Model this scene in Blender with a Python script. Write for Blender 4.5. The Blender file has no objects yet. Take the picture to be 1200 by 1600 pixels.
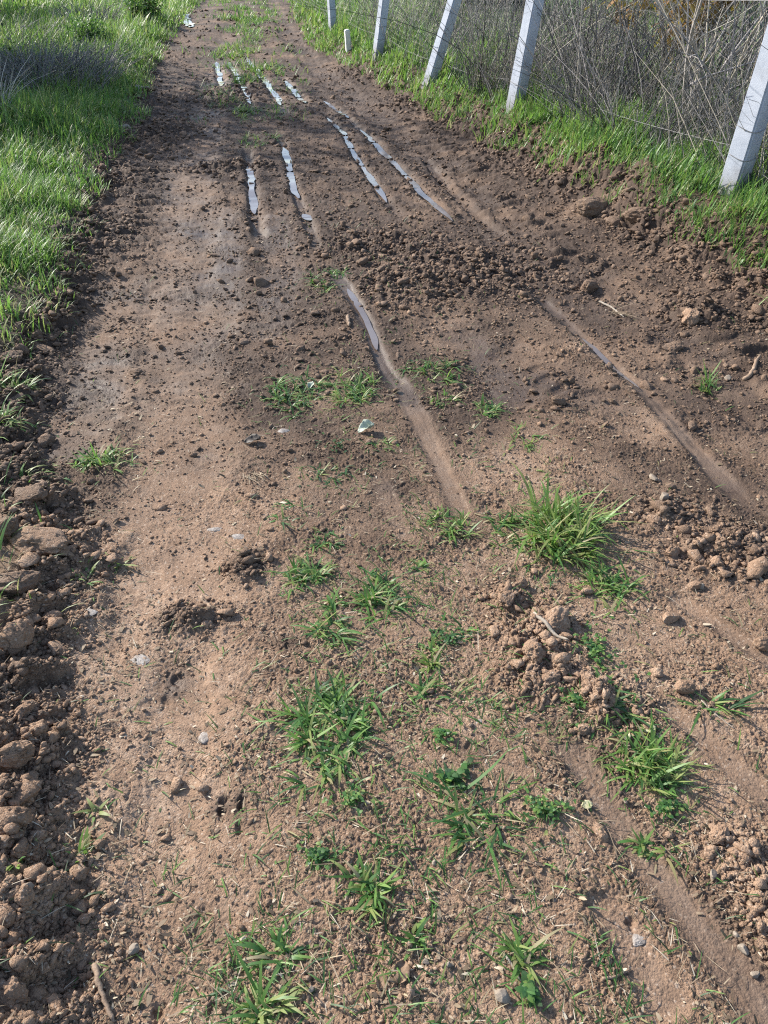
import bpy, bmesh, math, random
import numpy as np
from mathutils import Vector, noise as mnoise

random.seed(7)
RNG = np.random.default_rng(11)
scene = bpy.context.scene
COL = scene.collection
F32 = np.float32

# ------------------------------------------------------------------ camera
CAM_H, PITCH, FPX = 1.55, math.radians(36.56), 1200.0     # focal length in photo pixels (1200 x 1600)
cp, sp_ = math.cos(PITCH), math.sin(PITCH)
cam_d = bpy.data.cameras.new('camera')
cam = bpy.data.objects.new('camera', cam_d); COL.objects.link(cam)
cam.location = (0, 0, CAM_H); cam.rotation_euler = (math.pi / 2 - PITCH, 0, 0)
cam_d.sensor_fit = 'VERTICAL'; cam_d.sensor_height = 36; cam_d.lens = 27.0
cam_d.clip_start = 0.05; cam_d.clip_end = 2000
scene.camera = cam

def ray(u, v):
    a, b = (u - 600) / FPX, (800 - v) / FPX
    return (a, cp + b * sp_, -sp_ + b * cp)

def at(u, v, z=0.0):
    d = ray(u, v); k = (z - CAM_H) / d[2]
    return (d[0] * k, d[1] * k)

def depth_of(x, y, z=0.0):
    return y * cp + (CAM_H - z) * sp_

# ------------------------------------------------------------------ numpy noise
def _hash(ix, iy, seed):
    h = (ix.astype(np.int64) * 374761393 + iy.astype(np.int64) * 668265263 + seed * 1442695041) & 0xFFFFFFFF
    h = ((h ^ (h >> 13)) * 1274126177) & 0xFFFFFFFF
    h = ((h ^ (h >> 16)) * 2246822519) & 0xFFFFFFFF
    return ((h ^ (h >> 15)) & 0xFFFFFF).astype(F32) / F32(0xFFFFFF)

def perlin(x, y, seed=0):
    ix = np.floor(x); iy = np.floor(y)
    fx = (x - ix).astype(F32); fy = (y - iy).astype(F32)
    ux = fx * fx * fx * (fx * (fx * 6 - 15) + 10); uy = fy * fy * fy * (fy * (fy * 6 - 15) + 10)
    def g(dx, dy):
        a = _hash(ix + dx, iy + dy, seed) * F32(6.2831853)
        return np.cos(a) * (fx - dx) + np.sin(a) * (fy - dy)
    a = g(0, 0); b = g(1, 0); c = g(0, 1); d = g(1, 1)
    lo = a + (b - a) * ux; hi = c + (d - c) * ux
    return (lo + (hi - lo) * uy) * F32(1.45)

def fbm(x, y, f, octv, seed=0, gain=0.5, ridged=False):
    s = np.zeros_like(x, dtype=F32); amp = 1.0; tot = 0
    for o in range(octv):
        c, d = math.cos(o * 1.1 + seed), math.sin(o * 1.1 + seed)
        n = perlin((x * c - y * d) * f + 17.3 * o, (x * d + y * c) * f - 9.1 * o, seed * 13 + o)
        if ridged: n = 1 - 2 * np.abs(n)
        s += F32(amp) * n; tot += amp; amp *= gain; f *= 2.03
    return s / F32(tot)

def domes(x, y, cell, seed, fill=0.6, rmin=0.25, rmax=0.62):
    """field of half sunken rounded crumbs: the tallest dome over each point, in metres"""
    gx = x / cell; gy = y / cell
    ix = np.floor(gx); iy = np.floor(gy)
    out = np.zeros_like(x, dtype=F32)
    for dx in (-1, 0, 1):
        for dy in (-1, 0, 1):
            cx = ix + dx; cy = iy + dy
            r = _hash(cx, cy, seed)
            on = _hash(cx, cy, seed + 5) < fill
            rr = rmin + (rmax - rmin) * r * r
            st = 0.75 + 0.6 * _hash(cx, cy, seed + 8)
            ox = cx + 0.1 + 0.8 * _hash(cx, cy, seed + 1) - gx
            oy = cy + 0.1 + 0.8 * _hash(cx, cy, seed + 2) - gy
            q = 1 - (ox * ox * st + oy * oy / st) / (rr * rr)
            h = np.where(on & (q > 0), np.sqrt(np.maximum(q, 0)) * rr, 0)
            np.maximum(out, h.astype(F32), out=out)
    return out * F32(cell)

def sst(a, b, x):
    t = np.clip((x - a) / (b - a), 0, 1)
    return t * t * (3 - 2 * t)

# ------------------------------------------------------------------ track layout
def curve_of(pix, extra):
    pts = sorted([(at(u, v)[1], at(u, v)[0]) for u, v in pix] + extra)
    return np.array([p[0] for p in pts]), np.array([p[1] for p in pts])
LY, LX = curve_of([(60, 1600), (72, 1250), (82, 1100), (92, 950), (105, 830), (60, 700), (62, 600), (105, 500), (150, 420),
                   (158, 330), (190, 250), (226, 190), (245, 110), (292, 40), (325, 0)], [(-3, 0.2), (0, -0.55), (60, -11), (400, -60)])
RY, RX = curve_of([(1340, 560), (1180, 470), (1000, 370), (860, 290), (760, 225), (680, 175), (620, 140), (545, 105), (492, 70),
                   (468, 40), (460, 15), (452, 0)], [(-3, 4.2), (0, 3.4), (1.5, 2.9), (60, -6.5), (400, -54)])
def xl(y): return np.interp(y, LY, LX)
def xr(y): return np.interp(y, RY, RX)

def poly_xy(pix): return [at(u, v) for u, v in pix]
def poly_dist(x, y, pts, pad):
    """(mask indices, distance, arc length) for points near a polyline"""
    xs = [p[0] for p in pts]; ys = [p[1] for p in pts]
    m = np.nonzero((x > min(xs) - pad) & (x < max(xs) + pad) & (y > min(ys) - pad) & (y < max(ys) + pad))[0]
    if len(m) == 0: return m, None, None
    px, py = x[m], y[m]
    best = np.full(len(m), 1e9, dtype=F32); arc = np.zeros(len(m), dtype=F32); acc = 0
    for (ax, ay), (bx, by) in zip(pts[:-1], pts[1:]):
        L = math.hypot(bx - ax, by - ay)
        t = np.clip(((px - ax) * (bx - ax) + (py - ay) * (by - ay)) / (L * L), 0, 1)
        d = np.hypot(px - ax - t * (bx - ax), py - ay - t * (by - ay))
        k = d < best
        best[k] = d[k]; arc[k] = acc + t[k] * L; acc += L
    return m, best, arc

# ruts: pixel polyline, half width m, depth m, smooth, wet
RUTS = [
    ([(340, 98), (346, 135)], .075, .034, .6, .6),
    ([(357, 98), (372, 118), (392, 162), (398, 178)], .075, .034, .6, .7),
    ([(386, 92), (412, 122), (440, 165), (452, 185)], .075, .034, .6, .7),
    ([(425, 105), (452, 130), (478, 162)], .075, .034, .6, .7),
    ([(505, 155), (540, 180), (600, 235), (665, 305), (706, 347)], .052, .032, .6, .7),
    ([(505, 172), (535, 205), (570, 262), (604, 315), (640, 350)], .052, .032, .6, .7),
    ([(436, 205), (446, 235), (462, 300), (480, 342), (500, 400)], .050, .030, .6, .6),
    ([(385, 225), (391, 262), (398, 330), (405, 380)], .06, .04, .6, .6),
    ([(660, 235), (700, 285), (738, 322), (800, 375)], .06, .04, .5, .6),
    ([(520, 420), (546, 458), (572, 500), (596, 560), (632, 620)], .05, .020, .9, .9),
    ([(612, 575), (632, 615), (655, 660), (690, 730), (716, 785), (735, 830)], .044, .008, .92, .5),
    ([(825, 445), (870, 485), (905, 518), (955, 560), (1005, 608), (1060, 665), (1125, 740), (1190, 815)], .055, .016, .95, .6),
    ([(880, 1150), (905, 1188), (935, 1240), (985, 1310), (1040, 1380), (1105, 1460), (1170, 1540), (1260, 1650)], .046, .006, .9, .50),
    ([(1030, 1095), (1090, 1145), (1150, 1205), (1230, 1280)], .038, .010, .8, .4),
    ([(1045, 920), (1110, 965), (1180, 1020), (1260, 1080)], .036, .010, .8, .4),
    ([(590, 740), (610, 790), (640, 850)], .035, .004, .6, .2),
    ([(930, 1390), (985, 1480), (1060, 1600)], .05, .010, .8, .3),
]
# wheel paths: broad compacted bands
BANDS = [
    ([(225, 1650), (232, 1400), (240, 1200), (262, 1000), (275, 800), (285, 600), (285, 420), (300, 280), (330, 150), (360, 60), (395, 0)], .22, .018, .80, .15),
    ([(110, 690), (150, 600), (170, 520), (205, 440)], .17, .020, .82, .62),
    ([(330, 520), (345, 420), (335, 330)], .15, .008, .8, .55),
    ([(420, 520), (440, 420), (425, 340)], .12, .006, .6, .5),
    ([(150, 1010), (195, 960), (210, 900)], .08, .008, .8, .2),
    ([(280, 1050), (265, 1250), (235, 1400), (240, 1520)], .09, .010, .82, .1),
    ([(1280, 760), (1000, 560), (820, 400), (740, 310), (650, 225), (560, 160), (510, 120), (450, 60), (420, 0)], .20, .03, .25, .45),
    ([(800, 620), (760, 560), (700, 500)], .12, .012, .8, .4),
    ([(990, 660), (900, 600), (820, 550)], .14, .012, .7, .3),
    ([(1200, 640), (1100, 560), (1000, 480), (900, 410)], .14, .03, .4, .6),
]
LUGS = [
    ([(283, 640), (285, 420), (298, 280)], .13, .0045, .085),
    ([(238, 1400), (262, 1000), (277, 760)], .10, .0015, .05),
    ([(140, 640), (165, 530)], .1, .004, .05),
    ([(980, 660), (880, 600), (800, 545)], .12, .007, .10),
    ([(15, 780), (30, 1000), (22, 1250), (15, 1650)], .14, .030, .125),
    ([(60, 800), (70, 1000), (55, 1250)], .06, .014, .07),
    ([(655, 195), (700, 240), (760, 300), (850, 375), (950, 440)], .20, .020, .16),
    ([(300, 170), (312, 215), (318, 260)], .13, .012, .10),
    ([(410, 120), (460, 60)], .18, .02, .2),
    ([(230, 260), (205, 330), (180, 420)], .2, .022, .17),
    ([(440, 440), (420, 520)], .16, .010, .12),
    ([(1120, 520), (1220, 600)], .16, .025, .17),
]
RUTS = [(poly_xy(p), *r) for p, *r in RUTS]
BANDS = [(poly_xy(p), *r) for p, *r in BANDS]
LUGS = [(poly_xy(p), *r) for p, *r in LUGS]
# loose, crumbly heaps: pixel centre, radii in metres, height
HEAPS = [((600, 385), .45, .40, .012), ((655, 450), .42, .34, .022), ((720, 420), .6, .5, .010), ((840, 1000), .14, .16, .030), ((850, 1060), .13, .12, .020),
         ((790, 935), .08, .06, .018), ((1050, 800), .16, .12, .004), ((940, 1100), .12, .1, .012), ((360, 260), .5, .25, .02),
         ((130, 380), .3, .6, .05), ((170, 290), .3, .7, .06), ((235, 170), .35, 1.2, .07), ((280, 90), .5, 2.5, .07),
         ((470, 70), .5, 2.2, .06), ((560, 115), .5, 1.2, .06), ((650, 160), .5, .9, .06), ((800, 240), .4, .7, .05), ((910, 300), .3, .45, .09),
         ((1000, 330), .25, .3, .07), ((1080, 490), .22, .2, .04), ((300, 960), .10, .06, .010), ((380, 890), .07, .07, .010),
         ((1140, 860), .22, .16, .004), ((1150, 1340), .06, .08, .012), ((1190, 1440), .05, .08, .012), ((420, 60), .7, 2., .06), ((360, 30), .8, 4., .08), ((400, 45), 1.2, 3., .08), ((390, 15), 1.6, 8., .12), ((330, 20), .8, 6., .10), ((460, 30), .6, 4., .08), ((320, 60), .6, 2.5, .06), ((250, 210), .5, .9, .03), ((350, 150), .6, 1., .02)]
HEAPS = [(at(*c), a, b, h) for c, a, b, h in HEAPS]
# damp dark patches and holes
DAMP = [((280, 960), .12, .07, .9), ((380, 885), .07, .08, .9), ((270, 1060), .05, .08, 1.), ((450, 1005), .05, .03, .9), ((345, 1255), .035, .03, 1.),
        ((375, 1250), .02, .05, .9), ((320, 1430), .06, .05, .5), ((1130, 590), .35, .25, .7), ((650, 430), .7, .6, .62), ((760, 430), .7, .6, .5), ((380, 560), .2, .2, .4),
        ((60, 860), .15, .12, .3), ((140, 420), .3, 1.2, .6), ((220, 260), .5, 2., .9), ((740, 1180), .12, .05, .5), ((1010, 530), .4, .3, .5), ((700, 300), 1.1, 1.8, .65), ((470, 280), .8, 1.4, .5)]
DAMP = [(at(*c), a, b, h) for c, a, b, h in DAMP]
HOLES = [((345, 1255), .022, .024), ((376, 1250), .014, .020), ((372, 1290), .012, .016), ((450, 1003), .02, .012), ((272, 1052), .025, .016), ((258, 1085), .02, .014), ((360, 890), .022, .012), ((390, 910), .02, .012),
         ((985, 1437), .014, .02), ((290, 950), .03, .012), ((330, 945), .025, .012), ((545, 527), .03, .025), ((240, 1575), .02, .02), ((210, 1470), .02, .015), ((310, 1430), .03, .01),
         ((230, 1000), .02, .008), ((735, 1175), .02, .012), ((860, 1500), .02, .01), ((330, 1570), .016, .016)]
HOLES = [(at(*c), r, d) for c, r, d in HOLES]

def ground(x, y, detail=True):
    """height and masks of the whole terrain at points x, y (metres)"""
    x = np.asarray(x, dtype=np.float64); y = np.asarray(y, dtype=np.float64)
    wig = 0.15 * fbm(x, y, 1.3, 3, 3) + 0.05 * fbm(x, y, 7, 2, 4)
    dl = (xl(y) - x + wig).astype(F32)            # > 0: left verge
    dr = (x - xr(y) + wig * 1.2).astype(F32)      # > 0: right bank
    near_r = sst(2.5, 4.5, y)
    far_soft = 1 - 0.35 * sst(10, 25, y)
    z = 0.09 * sst(-.08, .30, dl) + 0.05 * np.minimum(np.maximum(dl - .3, 0), 8) * sst(3, 8, y)
    z = z + (0.26 * far_soft * sst(-.12, .42, dr) + 0.03 * np.minimum(np.maximum(dr - .4, 0), 6))
    z = z.astype(F32)
    inside = (1 - sst(-.05, .1, dl)) * (1 - sst(-.05, .1, dr))
    z += inside * (0.02 * fbm(x, y, 0.9, 2, 6) + 0.012 * fbm(x, y, 2.7, 2, 7)).astype(F32)
    z += (1 - inside) * (0.05 * fbm(x, y, 0.6, 3, 8)).astype(F32)
    smooth = np.zeros_like(z); wet = np.zeros_like(z); lug = np.zeros_like(z)
    clod = np.zeros_like(z); rutk = np.zeros_like(z)
    jit = 0.02 * fbm(x, y, 9, 3, 21)
    wmod = 1 + 0.45 * fbm(x, y, 2.2, 2, 23)
    bandk = np.zeros_like(z)
    for bi, (pts, w, d, s, we) in enumerate(BANDS):
        m, dist, arc = poly_dist(x, y, pts, w * 2.5)
        if len(m) == 0: continue
        k = 1 - sst(w * .48, w * 1.25, dist + 2.3 * jit[m] + w * .35 * fbm(x[m], y[m], 3.5, 3, 26))
        z[m] -= d * k
        if bi == 0: bandk[m] = k
        smooth[m] = np.maximum(smooth[m], s * k * (.50 + .50 * sst(-.25, .25, fbm(x[m], y[m], 5, 4, 29)))); wet[m] = np.maximum(wet[m], we * k)
    for pts, w, d, s, we in RUTS:
        m, dist, arc = poly_dist(x, y, pts, w * 4)
        if len(m) == 0: continue
        dist = dist * wmod[m] + jit[m] * .6
        dm = .75 + .55 * fbm(x[m], y[m], 1.9, 2, 27)
        fr = arc / sum(math.dist(a, b) for a, b in zip(pts[:-1], pts[1:])); fade = sst(.0, .10, fr) * sst(.0, .10, 1 - fr)
        k = (1 - sst(w * .35, w * 1.1, dist)) * dm * fade
        rutk[m] = np.maximum(rutk[m], s * fade * (1 - sst(w * .5, w * 1.05, dist)) * (y[m] < 5))
        rim = fade * np.exp(-((dist - w * 1.45) / (w * .45)) ** 2)
        z[m] += -d * k + d * .22 * rim * dm
        smooth[m] = np.maximum(smooth[m], s * k); wet[m] = np.maximum(wet[m], we * (1 - sst(w * .8, w * 2.4, dist)))
    for pts, w, d, per in LUGS:
        m, dist, arc = poly_dist(x, y, pts, w * 2)
        if len(m) == 0: continue
        k = 1 - sst(w * .7, w * 1.1, dist)
        a = arc + dist * .35 + jit[m] * 1.5
        k = k * (.05 + 1.1 * sst(-.25, .45, fbm(x[m], y[m], 4.1, 3, 28)))
        z[m] += d * k * np.sign(np.sin(a * 6.2832 / per)) * np.abs(np.sin(a * 6.2832 / per)) ** .5 * .7
        lug[m] = np.maximum(lug[m], k)
    for (cx, cy), a, b, h in HEAPS:
        q = ((x - cx) / a) ** 2 + ((y - cy) / b) ** 2
        k = np.exp(-q * 1.2).astype(F32)
        z += h * .6 * k; clod = np.maximum(clod, k)
    for (cx, cy), a, b, h in DAMP:
        q = ((x - cx) / a) ** 2 + ((y - cy) / b) ** 2
        wet = np.maximum(wet, h * np.exp(-q * .9).astype(F32))
    nw = fbm(x, y, 1.3, 4, 31)
    wet = np.maximum(wet, (.70 + .28 * nw) * sst(.5, 3.8, y + nw * 1.6).astype(F32) * (1 - .2 * sst(10, 18, y + nw * 4)))
    nw2 = fbm(x, y, 3.4, 3, 35); wet = np.clip(wet + .36 * nw + .22 * nw2 + .06 - .13 * (1 - sst(1.1, 2.2, y)) * (1 - rutk), 0, 1)
    # crumbled edges of the track
    edge_l = np.exp(-((dl - .06) / .14) ** 2); edge_r = np.exp(-((dr - .08) / .26) ** 2)
    clod = np.maximum(clod, np.maximum(edge_l * .95, edge_r * .9))
    wet = np.maximum(wet, np.maximum(.62 * edge_r * sst(2, 4, y), .5 * edge_l * sst(1.5, 3.5, y)).astype(F32))
    smooth = np.maximum(smooth * (1 - .6 * clod), rutk * .95); clod = clod * (1 - .85 * rutk)
    n1 = fbm(x, y, 4.0, 3, 41)
    rough = (1 - .88 * smooth) * (.22 + .78 * sst(-.35, .45, n1)) * (1 - .5 * sst(-.0, .5, dl)) 
    rough = np.maximum(rough, clod * .9)
    wet = np.clip((wet + .28 * (rough - .45) * inside) * (1 - .14 * bandk), 0, 1)
    if detail:
        # torn clods along the edges: creased lumps, then broken smaller ones
        gro = ((1 + .12 * np.clip(y - 2, 0, 6)) * (1 - .75 * sst(9, 18, y))).astype(F32); lim = (1 - sst(6.5, 12, y)).astype(F32); lim2 = (1 - .8 * sst(11, 19, y)).astype(F32)
        turb = np.abs(fbm(x, y, 9, 1, 57)) * .55 + np.abs(perlin(x * 21 + 3, y * 21, 58)) * .30 + np.abs(perlin(x * 47, y * 47 + 5, 59)) * .10
        wx = x + 0.05 * fbm(x, y, 12, 3, 51); wy = y + 0.05 * fbm(x, y, 12, 3, 52)
        hole = sst(-.35, .25, fbm(x, y, 6, 2, 50))
        z += (clod * lim2 * .48 * domes(wx, wy, .15, 61, .5)).astype(F32) * sst(.25, .8, clod) * (.35 + .65 * hole)
        z += (.075 * clod * (turb - .18) * gro).astype(F32)
        wx = x + 0.022 * fbm(x, y, 34, 3, 53); wy = y + 0.022 * fbm(x, y, 34, 3, 54)
        z += (.42 * lim * domes(wx, wy, .07, 62, .45) * (clod * .95 + .05 * rough)).astype(F32)
        z += (.5 * lim * domes(wx, wy, .033, 63, .4) * np.clip(clod * .8 + .20 * rough, 0, 1)).astype(F32)
        wx = x + 0.006 * fbm(x, y, 90, 2, 55); wy = y + 0.006 * fbm(x, y, 90, 2, 56)
        z += (.50 * domes(wx, wy, .016, 64, .38) * np.clip(clod * .5 + .48 * rough, 0, 1)).astype(F32)
        z += (.40 * domes(wx, wy, .0085, 65, .5) * (.02 + .6 * rough)).astype(F32)
        z += (rough * gro * (.010 * fbm(x, y, 14, 4, 66, .6) + .010 * (np.abs(fbm(x, y, 26, 3, 67, .6)) - .2))).astype(F32)
        z += (rough * .0075 * (np.abs(perlin(x * 75, y * 75, 72)) + .6 * np.abs(perlin(x * 150, y * 150, 73)) - .3)).astype(F32)
        z += (.0030 * fbm(x, y, 120, 2, 68) * (.12 + rough)).astype(F32)
        z += (inside * sst(3, 6, y) * (.012 * fbm(x, y, 7, 4, 74, .6) + .016 * (np.abs(fbm(x, y, 11, 3, 75, .6)) - .2)) * (1 - .55 * smooth)).astype(F32)
        # fine scrape lines inside the smooth tyre swaths
        z += (smooth * .0016 * fbm(x * 1.0 + y * .22, y * .06, 60, 2, 69)).astype(F32)
        # dry cracks and flakes
        cr = np.abs(fbm(x, y, 10, 3, 70)); z -= (.0035 * (1 - sst(0, .03, cr)) * sst(.1, .5, fbm(x, y, 3, 2, 71)) * inside * (1 - rutk)).astype(F32)
        for (cx, cy), r, d in HOLES:
            q = np.hypot((x - cx) * 1.25, (y - cy) * .8) / r + .9 * fbm(x, y, 55, 3, 33) + 9 * jit
            z -= (.6 * d * (1 - sst(.2, 1.15, q))).astype(F32)
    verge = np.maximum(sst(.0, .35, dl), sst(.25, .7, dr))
    return z, dict(smooth=smooth, wet=wet, clod=clod, verge=verge.astype(F32), rough=rough.astype(F32), rut=rutk, dl=dl, dr=dr)

def gz(x, y):
    return float(ground(np.array([x]), np.array([y]))[0][0])

def place(u, v):
    """where the sight line through a pixel of the photo meets the terrain"""
    z = 0.0
    for _ in range(7):
        x, y = at(u, v, z); z = .5 * z + .5 * float(ground(np.array([x]), np.array([y]), False)[0][0])
    x, y = at(u, v, z)
    return x, y

# ------------------------------------------------------------------ mesh helpers
def mesh_np(name, V, Fq, smooth=False, attrs=None):
    me = bpy.data.meshes.new(name)
    V = np.ascontiguousarray(V, dtype=F32); Fq = np.ascontiguousarray(Fq, dtype=np.int32)
    n, k = Fq.shape
    me.vertices.add(len(V)); me.vertices.foreach_set('co', V.ravel())
    me.loops.add(n * k); me.loops.foreach_set('vertex_index', Fq.ravel())
    me.polygons.add(n); me.polygons.foreach_set('loop_start', np.arange(0, n * k, k, dtype=np.int32))
    me.polygons.foreach_set('loop_total', np.full(n, k, dtype=np.int32))
    if smooth: me.polygons.foreach_set('use_smooth', np.ones(n, dtype=bool))
    for a, arr in (attrs or {}).items():
        at_ = me.attributes.new(a, 'FLOAT', 'POINT'); at_.data.foreach_set('value', np.ascontiguousarray(arr, dtype=F32))
    me.update(calc_edges=True)
    return me

def link(name, me, mat=None, parent=None, **props):
    o = bpy.data.objects.new(name, me); COL.objects.link(o)
    if mat is not None: me.materials.append(mat)
    if parent is not None: o.parent = parent
    for k, v in props.items(): o[k] = v
    return o

def empty(name, loc, **props):
    o = bpy.data.objects.new(name, None); COL.objects.link(o); o.location = loc
    o.empty_display_size = .1
    for k, v in props.items(): o[k] = v
    return o

def shift(me_V, loc): return me_V - np.array(loc, dtype=F32)

def blades(P, L, W, az, phi, bend, tint, K=4, fold=0.0):
    """ribbons growing from points P: length, width, heading, start elevation, bend (radians), tint"""
    N = len(P); P = np.asarray(P, dtype=np.float64)
    dirx, diry = np.cos(az), np.sin(az)
    sd = np.stack([-diry, dirx, np.zeros(N)], 1)
    pos = P.copy(); rows = []; tt = []
    for i in range(K + 1):
        t = i / K
        w = W * (0.75 + .5 * t) * (1 - t ** 2.2) + W * .03
        roll = fold * np.sin(t * 2.0)
        s = sd * np.cos(roll)[:, None] if fold is not 0.0 else sd
        s = sd.copy()
        rows.append(pos - s * (w / 2)[:, None]); rows.append(pos + s * (w / 2)[:, None])
        tt += [np.full(N, t)] * 2
        e = phi - bend * (t + .5 / K)
        step = L / K
        pos = pos + np.stack([dirx * np.cos(e) * step, diry * np.cos(e) * step, np.sin(e) * step], 1)
    V = np.stack(rows, 1)                            # N, 2(K+1), 3
    base = (np.arange(N) * (2 * (K + 1)))[:, None]
    fq = np.array([[2 * i, 2 * i + 1, 2 * i + 3, 2 * i + 2] for i in range(K)]).ravel()[None]
    Fq = (base + fq).reshape(-1, 4)
    tint_v = np.repeat(tint[:, None], 2 * (K + 1), 1).ravel()
    along = np.stack(tt, 1).ravel()
    return V.reshape(-1, 3), Fq, {'tint': tint_v, 'along': along}

def tubes(paths, radii, sides=3, tint=None):
    """paths N,K,3 ; radii N,K -> tube mesh arrays"""
    paths = np.asarray(paths, dtype=np.float64); N, K, _ = paths.shape
    T = np.gradient(paths, axis=1); T /= np.linalg.norm(T, axis=2, keepdims=True) + 1e-9
    ref = np.where(np.abs(T[..., 2:3]) > .9, np.array([1., 0, 0]), np.array([0, 0, 1.]))
    A = np.cross(T, ref); A /= np.linalg.norm(A, axis=2, keepdims=True) + 1e-9
    B = np.cross(T, A)
    ang = np.arange(sides) * 2 * math.pi / sides
    V = paths[:, :, None, :] + radii[:, :, None, None] * (A[:, :, None, :] * np.cos(ang)[None, None, :, None] + B[:, :, None, :] * np.sin(ang)[None, None, :, None])
    f = []
    for k in range(K - 1):
        for s in range(sides):
            s2 = (s + 1) % sides
            f.append([k * sides + s, k * sides + s2, (k + 1) * sides + s2, (k + 1) * sides + s])
    f = np.array(f)
    Fq = ((np.arange(N) * K * sides)[:, None, None] + f[None]).reshape(-1, 4)
    at_ = {}
    if tint is not None: at_['tint'] = np.repeat(tint[:, None], K * sides, 1).ravel()
    return V.reshape(-1, 3), Fq, at_

def merge(parts):
    Vs, Fs, A = [], [], {}; off = 0
    for V, Fq, a in parts:
        Vs.append(V); Fs.append(Fq + off); off += len(V)
        for k, v in a.items(): A.setdefault(k, []).append(v)
    return np.concatenate(Vs), np.concatenate(Fs), {k: np.concatenate(v) for k, v in A.items()}

# ------------------------------------------------------------------ materials
class NT:
    def __init__(s, name):
        s.m = bpy.data.materials.new(name); s.m.use_nodes = True
        s.t = s.m.node_tree; s.t.nodes.clear()
        s.out = s.n('ShaderNodeOutputMaterial')
    def n(s, typ, **kw):
        nd = s.t.nodes.new(typ)
        for k, v in kw.items():
            if k in ('inp',): continue
            setattr(nd, k, v)
        for k, v in kw.get('inp', {}).items(): s.set(nd.inputs[k], v)
        return nd
    def set(s, sock, v):
        if hasattr(v, 'is_output') or isinstance(v, bpy.types.NodeSocket): s.t.links.new(v, sock)
        else: sock.default_value = v
    def noise(s, vec, scale, detail=3, rough=.6):
        return s.n('ShaderNodeTexNoise', inp={'Vector': vec, 'Scale': scale, 'Detail': detail, 'Roughness': rough}).outputs['Fac']
    def ramp(s, fac, stops):
        r = s.n('ShaderNodeValToRGB'); s.set(r.inputs['Fac'], fac)
        el = r.color_ramp.elements
        el[0].position, el[0].color = stops[0][0], (*stops[0][1], 1)
        el[1].position, el[1].color = stops[-1][0], (*stops[-1][1], 1)
        for p, c in stops[1:-1]:
            e = el.new(p); e.color = (*c, 1)
        return r.outputs['Color']
    def mix(s, fac, a, b, mode='MIX'):
        m = s.n('ShaderNodeMix', data_type='RGBA', blend_type=mode)
        s.set(m.inputs[0], fac); s.set(m.inputs[6], a if not isinstance(a, tuple) else (*a, 1)); s.set(m.inputs[7], b if not isinstance(b, tuple) else (*b, 1))
        return m.outputs[2]
    def math(s, op, a, b=0.0, clamp=False):
        m = s.n('ShaderNodeMath', operation=op, use_clamp=clamp); s.set(m.inputs[0], a); s.set(m.inputs[1], b)
        return m.outputs[0]
    def rng(s, v, a, b, c, d):
        m = s.n('ShaderNodeMapRange', inp={0: v, 1: a, 2: b, 3: c, 4: d}); return m.outputs[0]
    def attr(s, name): return s.n('ShaderNodeAttribute', attribute_name=name).outputs['Fac']
    def bump(s, h, strength, dist, normal=None):
        b = s.n('ShaderNodeBump', inp={'Height': h, 'Strength': strength, 'Distance': dist})
        if normal is not None: s.set(b.inputs['Normal'], normal)
        return b.outputs['Normal']
    def pos(s): return s.n('ShaderNodeNewGeometry').outputs['Position']
    def surf(s, sh): s.t.links.new(sh, s.out.inputs['Surface']); return s.m

DRY1, DRY2, DRY3 = (.146, .091, .058), (.262, .169, .111), (.41, .294, .210)
WET1, WET2 = (.046, .028, .019), (.094, .060, .041)

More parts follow.
